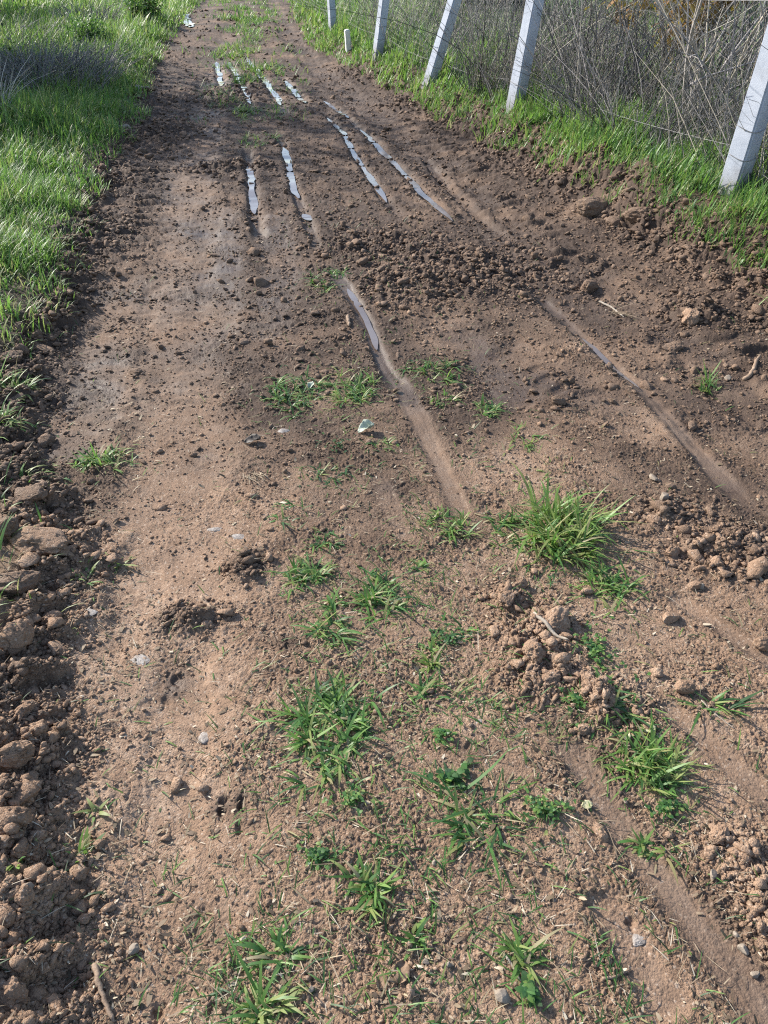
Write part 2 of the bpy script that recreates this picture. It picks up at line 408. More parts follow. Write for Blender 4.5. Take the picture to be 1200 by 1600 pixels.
def soil_material(name, use_attr=True, wet_const=.3, tone=1.0):
    k = NT(name); P = k.pos()
    n_big = k.noise(P, 2.3, 4, .6); n_mid = k.noise(P, 19, 5, .65); n_fine = k.noise(P, 160, 4, .7); n_grit = k.noise(P, 520, 2, .6)
    a = k.math('ADD', k.math('MULTIPLY', n_big, .30), k.math('MULTIPLY', n_mid, .40))
    a = k.math('ADD', a, k.math('MULTIPLY', n_fine, .30))
    dry = k.ramp(a, [(.34, tuple(c * tone for c in DRY1)), (.50, tuple(c * tone for c in DRY2)), (.66, tuple(c * tone for c in DRY3))])
    wetc = k.ramp(a, [(.36, tuple(c * tone for c in WET1)), (.62, tuple(c * tone for c in WET2))])
    if use_attr:
        w = k.attr('wet'); sm = k.attr('smooth')
    else:
        w = wet_const; sm = 0.0
    wj = k.math('ADD', w, k.math('MULTIPLY', k.math('SUBTRACT', n_mid, .5), .55))
    wj = k.rng(wj, .12, .80, 0, 1)
    col = k.mix(wj, dry, wetc)
    # grit: pale sand grains and dark organic flecks
    vor = k.n('ShaderNodeTexVoronoi', inp={'Vector': P, 'Scale': 230.0}); vc = vor.outputs['Color']
    sep = k.n('ShaderNodeSeparateColor'); k.set(sep.inputs[0], vc)
    pale = k.rng(sep.outputs[0], .93, .96, 0, .55)
    dark = k.rng(sep.outputs[1], .90, .94, 0, .55)
    col = k.mix(k.math('MULTIPLY', pale, k.rng(wj, .2, .7, 1, .12)), col, (.42, .34, .27)); col = k.mix(dark, col, (.055, .038, .028))
    if use_attr:
        # worn, silty film in the smooth tyre swaths
        film = k.math('MULTIPLY', sm, k.rng(k.noise(P, 6.5, 4, .6), .45, .65, 0, .14))
        film = k.math('ADD', film, k.rng(sm, .86, 1, 0, .30))
        col = k.mix(film, col, (.215, .178, .152))
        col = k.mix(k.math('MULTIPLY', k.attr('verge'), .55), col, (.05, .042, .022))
    gl = k.rng(wj, .35, 1, 0, 1)
    if use_attr: gl = k.math('MULTIPLY', gl, k.rng(sm, 0, .8, .25, 1))
    rough = k.rng(gl, 0, 1, .95, .45)
    h = k.math('ADD', k.math('MULTIPLY', n_fine, .6), k.math('MULTIPLY', n_grit, .4))
    h = k.math('ADD', h, k.math('MULTIPLY', vor.outputs['Distance'], -.35))
    st = k.rng(sm, 0, 1, 1.0, .45) if use_attr else 1.0
    nrm = k.bump(h, st, .006)
    b = k.n('ShaderNodeBsdfPrincipled', inp={'Base Color': col, 'Roughness': rough, 'Normal': nrm, 'Specular IOR Level': .35})
    return k.surf(b.outputs[0])

def grass_material(name, stops, trans=.45, rough=.5):
    k = NT(name); t = k.attr('tint')
    col = k.ramp(t, stops)
    al = k.attr('along')
    nv = k.noise(k.pos(), 60, 2)
    col = k.mix(k.rng(nv, .4, .7, 0, .35), col, k.mix(.5, col, (.20, .19, .05)))
    b = k.n('ShaderNodeBsdfPrincipled', inp={'Base Color': col, 'Roughness': rough, 'Specular IOR Level': .55})
    tr = k.n('ShaderNodeBsdfTranslucent', inp={'Color': k.mix(.35, col, (.21, .38, .05))})
    mx = k.n('ShaderNodeMixShader', inp={0: trans}); k.t.links.new(b.outputs[0], mx.inputs[1]); k.t.links.new(tr.outputs[0], mx.inputs[2])
    return k.surf(mx.outputs[0])

GREEN = [(0, (.017, .050, .022)), (.35, (.034, .115, .038)), (.6, (.092, .225, .052)), (.8, (.205, .345, .080)), (.9, (.32, .29, .13)), (1, (.46, .38, .25))]
M_SOIL = soil_material('soil')
M_CRUMB = soil_material('loose_soil', False, .08, 1.12)
M_CRUMB_DAMP = soil_material('damp_soil', False, .46, 1.05)
M_GRASS = grass_material('grass_blades', GREEN)
M_DRY = grass_material('dry_stems', [(0, (.035, .032, .036)), (.3, (.145, .135, .148)), (.6, (.34, .315, .32)), (.85, (.50, .44, .36)), (1, (.64, .58, .50))], .15, .7)
M_LEAF = grass_material('autumn_leaves', [(0, (.10, .045, .018)), (.4, (.26, .12, .03)), (.75, (.42, .22, .05)), (1, (.5, .34, .1))], .4)
M_DARKLEAF = grass_material('evergreen_leaves', [(0, (.010, .018, .010)), (.5, (.024, .045, .018)), (1, (.06, .09, .03))], .25)

M_LITTER = grass_material('plant_litter', [(0, (.035, .024, .017)), (.35, (.12, .078, .050)), (.6, (.24, .17, .115)), (.85, (.40, .31, .21)), (1, (.56, .48, .37))], .1, .75)

def simple(name, c1, c2, scale, rough=.8, bump=.4, dist=.002, spec=.4):
    k = NT(name); P = k.pos()
    n = k.noise(P, scale, 4, .65); col = k.ramp(n, [(.3, c1), (.7, c2)])
    nb = k.noise(P, scale * 4, 3)
    b = k.n('ShaderNodeBsdfPrincipled', inp={'Base Color': col, 'Roughness': rough, 'Normal': k.bump(nb, bump, dist), 'Specular IOR Level': spec})
    return k.surf(b.outputs[0])
M_BARK = simple('bark', (.09, .07, .055), (.20, .16, .13), 30, .9, .8, .01)
M_STICK = simple('weathered_wood', (.16, .105, .07), (.33, .24, .17), 60, .85, .6)
M_PALESTICK = simple('bleached_wood', (.20, .165, .13), (.38, .33, .27), 40, .85, .6)
M_STONE = simple('pale_stone', (.16, .125, .095), (.31, .26, .205), 45, .85, .5, .003)
M_WIRE = simple('galvanised_wire', (.16, .155, .16), (.34, .33, .33), 90, .45, .1)
M_SCRAP = simple('pale_scrap', (.17, .135, .11), (.34, .31, .285), 70, .6, .8)
M_LEAFDRY = simple('dry_leaf', (.14, .085, .05), (.30, .2, .13), 60, .8, .5)

def concrete():
    k = NT('post_concrete'); P = k.pos()
    n = k.noise(P, 9, 5, .7); n2 = k.noise(P, 140, 3, .6)
    c = k.ramp(k.math('ADD', k.math('MULTIPLY', n, .6), k.math('MULTIPLY', n2, .4)), [(.3, (.33, .365, .43)), (.5, (.44, .475, .545)), (.7, (.53, .565, .63))])
    st = k.rng(k.noise(P, 3.3, 4, .7), .55, .75, 0, .45)
    c = k.mix(st, c, (.20, .19, .175))
    sep = k.n('ShaderNodeSeparateXYZ'); k.set(sep.inputs[0], k.n('ShaderNodeTexCoord').outputs['Object'])
    low = k.rng(k.math('ADD', sep.outputs[2], k.math('MULTIPLY', n, .25)), .1, .32, .6, 0)
    c = k.mix(low, c, (.17, .12, .085))            # soil splashed on the foot
    h = k.math('ADD', n2, k.math('MULTIPLY', n, .6))
    b = k.n('ShaderNodeBsdfPrincipled', inp={'Base Color': c, 'Roughness': .9, 'Normal': k.bump(h, .35, .003), 'Specular IOR Level': .3})
    return k.surf(b.outputs[0])
M_POST = concrete()

def water():
    k = NT('muddy_water'); P = k.pos()
    n = k.noise(P, 14, 2); n2 = k.noise(P, 3, 3)
    c = k.ramp(n2, [(.3, (.12, .10, .095)), (.7, (.19, .165, .16))])
    b = k.n('ShaderNodeBsdfPrincipled', inp={'Base Color': c, 'Roughness': .10, 'IOR': 1.4, 'Specular IOR Level': .5, 'Normal': k.bump(n, .05, .004)})
    return k.surf(b.outputs[0])
M_WATER = water()

# ------------------------------------------------------------------ terrain
def terrain():
    ang = np.concatenate([np.radians(np.arange(104, 14, -.062)), np.radians(np.arange(14, 2.6, -.034)), np.radians(np.geomspace(2.6, .25, 130))])
    yy = CAM_H / np.tan(ang)
    s1 = np.linspace(-.62, .62, 950); g = np.geomspace(.004, 2.2, 70).cumsum(); g = g / g[-1] * 2.6
    e = np.arange(1, 231) * .0024; s1 = np.concatenate([-.62 - e[::-1], s1, .62 + e]); s = np.concatenate([s1[0] - g[::-1], s1, s1[-1] + g])
    R, C = len(yy), len(s)
    dep = yy * cp + CAM_H * sp_
    X = (s[None] * dep[:, None]).ravel(); Y = np.repeat(yy, C)
    z = np.zeros(R * C, dtype=F32); A = {}
    ch = 300000
    for i in range(0, R * C, ch):
        zz, m = ground(X[i:i + ch], Y[i:i + ch]); z[i:i + ch] = zz
        for k in ('smooth', 'wet', 'verge', 'dl', 'dr'): A.setdefault(k, []).append(m[k])
    A = {k: np.concatenate(v) for k, v in A.items()}
    V = np.stack([X, Y, z], 1).astype(F32)
    i, j = np.meshgrid(np.arange(R - 1), np.arange(C - 1), indexing='ij')
    a = (i * C + j).ravel(); Fq = np.stack([a, a + 1, a + C + 1, a + C], 1).astype(np.int32)
    zl = A['dl'][Fq].mean(1) > .12; zr = A['dr'][Fq].mean(1) > .40
    for nm, sel, lab in (('dirt_track', ~zl & ~zr, 'muddy brown dirt track with tyre ruts'), ('verge', zl, 'ground under the grass verge left of the track'),
                         ('field', zr, 'ground of the bank and field along the wire fence')):
        f = Fq[sel]; ids, inv = np.unique(f, return_inverse=True)
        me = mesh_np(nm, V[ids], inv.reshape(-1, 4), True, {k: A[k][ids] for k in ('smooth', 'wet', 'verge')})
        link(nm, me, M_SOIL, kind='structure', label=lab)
terrain()

# ------------------------------------------------------------------ water lying in the ruts
def puddle(pix, w, label, drop):
    pts = poly_xy(pix)
    seg = [math.dist(a, b) for a, b in zip(pts[:-1], pts[1:])]; tot = sum(seg)
    n = int(min(260, max(40, tot / .02))); P = []
    for i in range(n + 1):
        t = tot * i / n; k = 0
        while k < len(seg) - 1 and t > seg[k]: t -= seg[k]; k += 1
        f = min(1, t / seg[k]); P.append(((1 - f) * pts[k][0] + f * pts[k + 1][0], (1 - f) * pts[k][1] + f * pts[k + 1][1]))
    P = np.array(P); T = np.gradient(P, axis=0); T /= np.linalg.norm(T, axis=1, keepdims=True)
    N = np.stack([-T[:, 1], T[:, 0]], 1)
    zc = ground(P[:, 0], P[:, 1])[0]; kk = max(7, int(n * .12) | 1)
    zs = np.convolve(np.pad(zc, kk // 2, 'edge'), np.ones(kk) / kk, 'valid') + drop
    arc = np.linspace(0, tot, n + 1); sd_ = pix[0][0] * 3.7
    q = np.linspace(0, 1, n + 1); taper = np.clip(np.minimum(q, 1 - q) * 9, 0, 1) ** .6 if tot > .7 else np.sqrt(np.clip(np.sin(math.pi * q), 0, 1))
    def wob(o): return np.clip(.62 + .55 * fbm(arc, arc * 0 + sd_ + o, 2.6, 3, 17, .45), .10, 1.0)
    gap = fbm(arc, arc * 0 + sd_ + 50, 6.5, 2, 18)
    wl = w * wob(0) * taper; wr = w * wob(9) * taper; g = 1 - .97 * sst(.30, .42, gap); wl = wl * g; wr = wr * g
    wander = w * .5 * fbm(arc, arc * 0 + sd_ + 80, 2.0, 2, 19)
    u = np.linspace(-1, 1, 5); V = []
    for i in range(n + 1):
        for a in u:
            off = wander[i] + (wl[i] if a < 0 else wr[i]) * a
            V.append((P[i, 0] + N[i, 0] * off, P[i, 1] + N[i, 1] * off, zs[i]))
    Fq = [[i * 5 + k, i * 5 + k + 1, (i + 1) * 5 + k + 1, (i + 1) * 5 + k] for i in range(n) for k in range(4)]
    link('puddle', mesh_np('puddle', np.array(V), np.array(Fq), True), M_WATER, kind='structure', label=label)
PUD = [
    ([(338, 97), (346, 132)], .060, 'short shiny water strip in the far left rut of the track', .012),
    ([(357, 98), (372, 118), (392, 162)], .060, 'long water strip in a rut among far grass on the track', .014),
    ([(386, 92), (412, 122), (440, 163)], .060, 'water strip curving through the far grassy middle of the track', .014),
    ([(447, 126), (478, 162)], .060, 'short water strip just right of the far grassy middle', .014),
    ([(507, 158), (545, 183)], .045, 'small water strip at the head of the long right rut', .012),
    ([(563, 200), (600, 235), (665, 305), (706, 347)], .043, 'longest water strip in the right rut before the bank', .012),
    ([(511, 182), (535, 205), (570, 262), (604, 315)], .043, 'long water strip left of the longest one', .012),
    ([(443, 228), (446, 235), (462, 300), (467, 310)], .045, 'water strip in the middle rut beyond the clods', .013),
    ([(389, 255), (391, 262), (398, 330)], .042, 'thin water strip beside the left wheel path', .011),
    ([(474, 333), (486, 343)], .05, 'little pool in front of the middle rut strip', .012),
    ([(543, 452), (572, 500), (590, 545)], .026, 'wet groove strip beside the heap of clods', .007),
    ([(910, 522), (955, 560), (1000, 603)], .022, 'narrow strip of water in the groove right of the clods', .007),
]
for p in PUD: puddle(*p)
link_small = [([(288, 34), (299, 50)], .15, 'small far puddle at the left edge of the track', .02)]
for p in link_small: puddle(*p)

# ------------------------------------------------------------------ loose crumbs, straw and clippings
ICO_V = []
bm = bmesh.new(); bmesh.ops.create_icosphere(bm, subdivisions=1, radius=1)
ICO_V = np.array([v.co[:] for v in bm.verts]); ICO_F = np.array([[v.index for v in f.verts] for f in bm.faces]); bm.free()
bm = bmesh.new(); bmesh.ops.create_icosphere(bm, subdivisions=2, radius=1)
ICO2_V = np.array([v.co[:] for v in bm.verts]); ICO2_F = np.array([[v.index for v in f.verts] for f in bm.faces]); bm.free()

def rot_rand(n):
    q = RNG.normal(size=(n, 4)); q /= np.linalg.norm(q, axis=1, keepdims=True)
    w, x, y, z = q.T
    return np.stack([np.stack([1 - 2 * (y * y + z * z), 2 * (x * y - z * w), 2 * (x * z + y * w)], 1),
                     np.stack([2 * (x * y + z * w), 1 - 2 * (x * x + z * z), 2 * (y * z - x * w)], 1),
                     np.stack([2 * (x * z - y * w), 2 * (y * z + x * w), 1 - 2 * (x * x + y * y)], 1)], 1)

def lumps(x, y, r, big=False):
    bv, bf = (ICO2_V, ICO2_F) if big else (ICO_V, ICO_F)
    n = len(x); z, _ = ground(x, y)
    sc = RNG.uniform(.45, 1.35, (n, 1, 3)) * r[:, None, None]
    V = bv[None] * RNG.uniform(.55, 1.25, (n, len(bv), 1)) * sc
    u_ = V / sc
    for _ in range(6 if big else 3):
        nn = RNG.normal(size=(n, 1, 3)); nn /= np.linalg.norm(nn, axis=2, keepdims=True)
        e = np.maximum((u_ * nn).sum(2, keepdims=True) - RNG.uniform(.25, .65, (n, 1, 1)), 0)
        u_ = u_ - nn * e * .9
    V = np.einsum('nij,nvj->nvi', rot_rand(n), u_ * sc)
    V[..., 2] *= .65
    V += np.stack([x, y, z + r * .22], 1)[:, None, :]
    Fq = (np.arange(n) * len(bv))[:, None, None] + bf[None]
    return V.reshape(-1, 3), Fq.reshape(-1, 3)

def scatter(n, y0, y1, side=1.0, power=1.0):
    n = int(n * 1.61)
    """random points spread over the track inside a widened view"""
    a = RNG.uniform(math.atan(CAM_H / y1), math.atan(CAM_H / max(y0, .01)), n * 3)
    y = CAM_H / np.tan(a); dep = y * cp + CAM_H * sp_
    x = RNG.uniform(-side, side, n * 3) * dep
    return x, y

def crumb_field():
    x, y = scatter(105000, .35, 14)
    _, m = ground(x, y, False)
    cl = fbm(x, y, 5, 3, 81)
    p = np.clip(.02 + .52 * m['rough'] * sst(-.25, .45, cl) + .8 * m['clod'] + .75 * sst(1.9, 3.6, y) * (1 - .62 * m['smooth']) * (.3 + .7 * sst(-.3, .3, cl)), 0, 1) * (m['verge'] < .3) * (1 - .93 * m['rut'])
    k = RNG.random(len(x)) < p * .75
    x, y, clod, wet = x[k], y[k], m['clod'][k], m['wet'][k]
    r = np.exp(RNG.normal(math.log(.0030), .52, len(x))) * (1 + 1.0 * clod) * (1 + .30 * np.clip(y - 1.2, 0, 8))
    r = np.clip(r, .0012, .028)
    dampish = wet + RNG.normal(0, .12, len(x)) > .42
    for sel, mt, nm, lab in ((~dampish, M_CRUMB, 'soil_crumbs', 'dry brown soil crumbs scattered over the track'),
                             (dampish, M_CRUMB_DAMP, 'soil_crumbs', 'damp dark soil crumbs over the muddy part of the track')):
        V, Fq = lumps(x[sel], y[sel], r[sel])
        link(nm, mesh_np(nm, V, Fq), mt, kind='stuff', label=lab)
    # rubble: the loose lumps in the churned strips
    x, y = scatter(44000, .4, 24)
    _, m = ground(x, y, False)
    k = RNG.random(len(x)) < np.clip(np.maximum(m['clod'] - .25, .55 * sst(2.4, 4.0, y) * (1 - .8 * m['smooth']) * sst(-.25, .4, fbm(x, y, 1.7, 3, 83))), 0, 1) * (.008 + .06 * y) * 1.1 * (m['verge'] < .6)
    x, y, wet = x[k], y[k], m['wet'][k]
    r = np.clip(np.exp(RNG.normal(math.log(.0085), .55, len(x))) * (1 + .12 * y), .004, .055)
    dry = (y < 2.3) & (wet < .5)
    for sel, mt, lab in ((dry, M_CRUMB, 'dry crumbly rubble of earth along the near edges'), (~dry, M_CRUMB_DAMP, 'dark crumbly rubble of earth clods along the churned strips')):
        V, Fq = lumps(x[sel], y[sel], r[sel], True)
        link('clod_rubble', mesh_np('clod_rubble', V, Fq), mt, kind='stuff', label=lab)
crumb_field()

def litter():
    x, y = scatter(11000, .35, 7)
    _, m = ground(x, y, False)
    k = (RNG.random(len(x)) < (.14 + .3 * sst(-.1, .5, fbm(x, y, 2.2, 3, 91))) * (1 - .6 * m['smooth']) * (1 - .9 * m['rut'])) & (m['verge'] < .6)
    x, y = x[k], y[k]; n = len(x); z, _ = ground(x, y)
    P = np.stack([x, y, z + .004], 1)
    V, Fq, A = blades(P, np.clip(np.exp(RNG.normal(math.log(.024), .5, n)), .008, .09), RNG.uniform(.001, .0028, n), RNG.uniform(0, 6.28, n),
                      RNG.normal(.12, .14, n), RNG.normal(.3, .3, n), np.clip(RNG.normal(.62, .3, n), 0, 1), 3)
    x, y = scatter(30000, .35, 7); _, m = ground(x, y, False)
    k = (RNG.random(len(x)) < (.10 + .6 * sst(-.15, .45, fbm(x, y, 2.8, 3, 95))) * (1 - .45 * m['smooth']) * (1 - .95 * m['rut'])) & (m['verge'] < .6)
    x, y = x[k], y[k]; n2 = len(x); z, _ = ground(x, y)
    P2 = np.stack([x, y, z + .002], 1); L2 = np.clip(np.exp(RNG.normal(math.log(.0075), .45, n2)), .003, .022) * (1 + .08 * y)
    B2 = blades(P2, L2, L2 * RNG.uniform(.2, .6, n2), RNG.uniform(0, 6.28, n2), RNG.normal(.25, .25, n2), RNG.normal(.4, .4, n2), np.clip(RNG.normal(.42, .27, n2), 0, 1), 3)
    V, Fq, A = merge([(V, Fq, A), B2])
    link('straw_litter', mesh_np('straw_litter', V, Fq, False, A), M_LITTER, kind='stuff', label='dry straw bits and plant litter strewn on the soil')
    x, y = scatter(26000, .4, 6)
    _, m = ground(x, y, False)
    mid = np.exp(-((x - np.interp(y, [.5, 2, 4, 6], [.12, .12, -.05, -.3])) / .40) ** 2)
    k = (RNG.random(len(x)) < .10 * mid + .01 + .55 * sst(.12, .55, fbm(x, y, 3.2, 3, 92)) * mid) & (m['verge'] < .6) & (m['rut'] < .3)
    x, y = x[k], y[k]; n = len(x); z, _ = ground(x, y)
    P = np.stack([x, y, z + .001], 1)
    V, Fq, A = blades(P, RNG.uniform(.015, .06, n), RNG.uniform(.002, .0042, n), RNG.uniform(0, 6.28, n), RNG.uniform(.1, 1.1, n), RNG.uniform(.2, 1.2, n),
                      np.clip(RNG.normal(.52, .24, n), 0, 1), 4)
    link('grass_sprigs', mesh_np('grass_sprigs', V, Fq, False, A), M_GRASS, kind='stuff', label='stray green grass sprigs along the middle of the track')
litter()

# ------------------------------------------------------------------ verge and field grass
def grass_zone(side, bands, name, label, hmul=1.0, tshift=0.0, dmin=0.0, dmax=99, thin=1.0):
    parts = []
    for y0, y1, dens, wmul, xm in bands:
        area = (y1 - y0) * xm; n = int(area * dens)
        y = RNG.uniform(y0, y1, n)
        if side < 0: x = xl(y) - RNG.uniform(-.35, xm, n)
        else: x = xr(y) + RNG.uniform(-.2, xm, n)
        dep = y * cp + CAM_H * sp_
        k = (np.abs(x) / dep < 1.0); x, y = x[k], y[k]
        z, m = ground(x, y, False)
        d = m['dl'] if side < 0 else m['dr']
        cl = fbm(x, y, 1.1, 3, 101 + (side > 0)); cf = fbm(x, y, 5, 2, 103)
        if side < 0:
            p = sst(-.12, .32, d + .22 * cf) * (.72 + .28 * sst(-.55, .2, cl))
            p = p * (.28 + .72 * sst(3.1, 4.3, y + .5 * cf))
        else:
            p = sst(-.02 - .16 * sst(7, 11, y), .32 - .10 * sst(7, 11, y), d + .30 * cf + .12 * cl) * (.45 + .55 * sst(-.5, .2, cl + cf * .5))
        p = p * ((d > dmin) & (d < dmax)) * thin
        k = RNG.random(len(x)) < p; x, y, z, cl, cf, d = x[k], y[k], z[k], cl[k], cf[k], d[k]
        n = len(x)
        if n == 0: continue
        tall = (.45 + .55 * sst(.0, .8, d)) * (.6 + .8 * sst(-.5, .6, cl + .6 * cf))
        L = RNG.uniform(.10, .27, n) * tall * hmul * (1 + .05 * np.clip(y - 6, 0, 10))
        W = RNG.uniform(.0038, .0085, n) * wmul
        tint = np.clip(RNG.normal(.66 + tshift + .05 * sst(6, 12, y), .13, n) + .17 * cl + .10 * cf, 0, .86)
        dryp = RNG.random(n) < .06 + .30 * (1 - sst(3.0, 4.4, y)) + .22 * sst(.1, .55, -cl - .3 * cf)
        tint = np.where(dryp, RNG.uniform(.86, 1, n), tint); W = W * np.where(RNG.random(n) < .06, 2.1, 1.0)
        az = RNG.normal(-.2, 1.5, n) + 2.5 * cf
        z0 = z - .005
        parts.append(blades(np.stack([x, y, z0], 1), L, W, az, RNG.normal(1.28, .2, n), np.abs(RNG.normal(.9, .5, n)), tint, 3 if y0 > 6 else 4))
    V, Fq, A = (None, None, None)
    # the two meshes of K=3 and K=4 share one quad layout, so they merge
    V, Fq, A = merge(parts)
    link(name, mesh_np(name, V, Fq, False, A), M_GRASS, kind='stuff', label=label)
grass_zone(-1, [(1.4, 3.2, 2600, .9, 1.4), (3.2, 6, 5200, 1, 2.6), (6, 10, 2600, 1.5, 4), (10, 17, 1000, 2.3, 6.5), (17, 32, 260, 4.0, 14), (32, 70, 50, 9, 30)],
           'verge_grass', 'lush green grass covering the verge left of the track')
grass_zone(1, [(2.6, 6, 4200, 1, 2.0), (6, 10, 2800, 1.5, 3.2), (10, 18, 1300, 2.4, 3.0), (18, 60, 300, 4.5, 4.0)], 'bank_grass', 'green grass on the bank below the wire fence', 1.0, -.02, -.2, 2.2)
grass_zone(1, [(4, 10, 420, 2, 9), (10, 17, 450, 2.6, 9), (17, 32, 170, 4.2, 18), (32, 70, 40, 9, 34)], 'field_grass', 'patchy green grass on the bank and field beyond the fence', 1.1, -.06, .3, 60)

def track_grass():
    y = RNG.uniform(9, 60, 26000); w = np.clip(.5 + .02 * y, .5, 1.3)
    mid = np.interp(y, *map(np.array, zip(*sorted([(at(u, v)[1], at(u, v)[0]) for u, v in [(405, 240), (388, 175), (395, 120), (385, 85), (388, 40), (385, 12), (382, 0)]] + [(60, -8.8)]))))
    x = mid + RNG.normal(0, .5, len(y)) * w
    cl = fbm(x, y * .6, 1.4, 3, 151)
    k = RNG.random(len(y)) < sst(-.05, .35, cl) * np.clip(22 / y, .25, 1)
    x, y = x[k], y[k]; n = len(x); z, _ = ground(x, y, False)
    V, Fq, A = blades(np.stack([x, y, z], 1), RNG.uniform(.05, .16, n) * (1 + .01 * y), RNG.uniform(.004, .008, n) * (y / 8), RNG.uniform(0, 6.28, n), RNG.normal(.9, .3, n), np.abs(RNG.normal(.9, .4, n)),
                      np.clip(RNG.normal(.66, .14, n), 0, .86), 3)
    link('track_grass', mesh_np('track_grass', V, Fq, False, A), M_GRASS, kind='stuff', label='sparse green grass in the far middle of the track')
track_grass()

# ------------------------------------------------------------------ grass tufts standing on the track
LOOSE = []
def tuft(u, v, ru, rv, n, L, label, tint=.5, up=.9, bend=1.0, W=.0040, name='grass_tuft', cat='grass tuft', group='grass tufts on the track', dry=.13, leaf=0):
    x0, y0 = place(u, v); dep = depth_of(x0, y0); n = int(n * 1.6); tint = min(.78, tint + .13); L = L * .95
    rx = ru / FPX * dep; dv = 12; ya = at(u, v - dv)[1]; yb = at(u, v + dv)[1]
    ry = min(rv * (ya - yb) / (2 * dv), rx * 2.2)
    z0 = gz(x0, y0)
    ns = int(np.clip(n / 7, 3, 70)); sa = RNG.uniform(0, 6.283, ns); sq = np.clip(np.sqrt(RNG.random(ns)) * RNG.uniform(.6, 1.25, ns), 0, 1.3)
    sx = rx * .85 * sq * np.cos(sa); sy = ry * .85 * sq * np.sin(sa); saz = np.where(RNG.random(ns) < .4, sa + RNG.normal(0, .8, ns), RNG.uniform(0, 6.283, ns)); stn = RNG.normal(0, .12, ns); sln = RNG.uniform(.5, 1.25, ns)
    pk = RNG.integers(0, ns, n); q = np.clip(sq[pk], 0, 1); a = saz[pk] + RNG.normal(0, .75, n)
    x = x0 + sx[pk] + RNG.normal(0, .0045, n); y = y0 + sy[pk] + RNG.normal(0, .0045, n)
    z, _ = ground(x, y, False)
    az = np.where(RNG.random(n) < .65, a + RNG.normal(0, .7, n), RNG.uniform(0, 6.283, n))
    ln = L * np.clip(RNG.normal(.80, .32, n), .2, 1.6) * sln[pk]
    tt = np.clip(RNG.normal(tint + .03, .16, n) + stn[pk], 0, .85)
    tt = np.where(RNG.random(n) < dry, RNG.uniform(.84, 1, n), tt)
    parts = [blades(np.stack([x, y, z - .003], 1), ln, RNG.uniform(.8, 1.5, n) * W * 1.55, az, np.clip(RNG.normal(up * .82, .30, n) + .2 * (1 - q), .06, 1.5), RNG.normal(bend * 1.05, .5, n), tt, 5)]
    ml = max(3, n // 5); la = RNG.uniform(0, 6.283, ml); lq = RNG.uniform(.6, 1.7, ml)      # trodden loose blades and thatch around the foot
    lx = x0 + rx * lq * np.cos(la); ly = y0 + ry * lq * np.sin(la); lz, _ = ground(lx, ly)
    LOOSE.append(blades(np.stack([lx, ly, lz + .002], 1), L * RNG.uniform(.2, .7, ml), RNG.uniform(.5, 1.1, ml) * W * 1.2, RNG.uniform(0, 6.28, ml), RNG.normal(.15, .15, ml), RNG.normal(.3, .3, ml),
                        np.where(RNG.random(ml) < .45, RNG.uniform(.86, 1, ml), np.clip(RNG.normal(tint, .15, ml), 0, .84)), 5))
    V, Fq, A = merge(parts)
    me = mesh_np(name, shift(V, (x0, y0, z0)), Fq, False, A)
    o = link(name, me, M_GRASS, label=label, category=cat, group=group); o.location = (x0, y0, z0)
    if leaf:
        lv = clover_mesh(leaf, rx, ry, x0, y0, z0, tint)
        link('leaves', lv, M_GRASS, o)
    return o

def clover_mesh(n, rx, ry, x0, y0, z0, tint, size=.006):
    parts = []
    q = np.abs(RNG.normal(0, .62, n)); a = RNG.uniform(0, 6.283, n); q = q * (1 + .5 * np.sin(a * 3 + x0 * 40))
    x = x0 + rx * q * np.cos(a); y = y0 + ry * q * np.sin(a); z, _ = ground(x, y, False)
    h = RNG.uniform(.004, .022, n)
    for k in range(3):
        az = a * 3 + k * 2.094 + RNG.normal(0, .25, n)
        L = RNG.uniform(.4, 1.5, n) * size * 1.25
        P = np.stack([x, y, z + h], 1)
        parts.append(blades(P, L, L * .85, az, RNG.normal(.25, .25, n), RNG.normal(.5, .2, n), np.clip(RNG.normal(tint - .08, .2, n), 0, .88), 3))
    V, Fq, A = merge(parts)
    return mesh_np('leaves', shift(V, (x0, y0, z0)), Fq, False, A)

def weed(u, v, ru, rv, n, label, tint=.55, size=.006, blades_n=10):
    x0, y0 = place(u, v); dep = depth_of(x0, y0); rx = ru / FPX * dep
    ya = at(u, v - 12)[1]; yb = at(u, v + 12)[1]; ry = min(rv * (ya - yb) / 24, rx * 2)
    z0 = gz(x0, y0)
    o = empty('low_weed', (x0, y0, z0), label=label, category='weed', group='low leafy weeds on the track')
    link('leaves', clover_mesh(n, rx, ry, x0, y0, z0, tint, size), M_GRASS, o)
    # thin runners
    m = blades_n; a = RNG.uniform(0, 6.28, m); z, _ = ground(x0 + 0 * a, y0 + 0 * a, False)
    V, Fq, A = blades(np.stack([x0 + rx * .3 * np.cos(a), y0 + ry * .3 * np.sin(a), z], 1), RNG.uniform(.6, 1.2, m) * rx, np.full(m, .0018), a, RNG.uniform(.1, .6, m), RNG.uniform(.2, .9, m), np.clip(RNG.normal(.45, .15, m), 0, .84), 4)
    link('runners', mesh_np('runners', shift(V, (x0, y0, z0)), Fq, False, A), M_GRASS, o, kind='stuff')

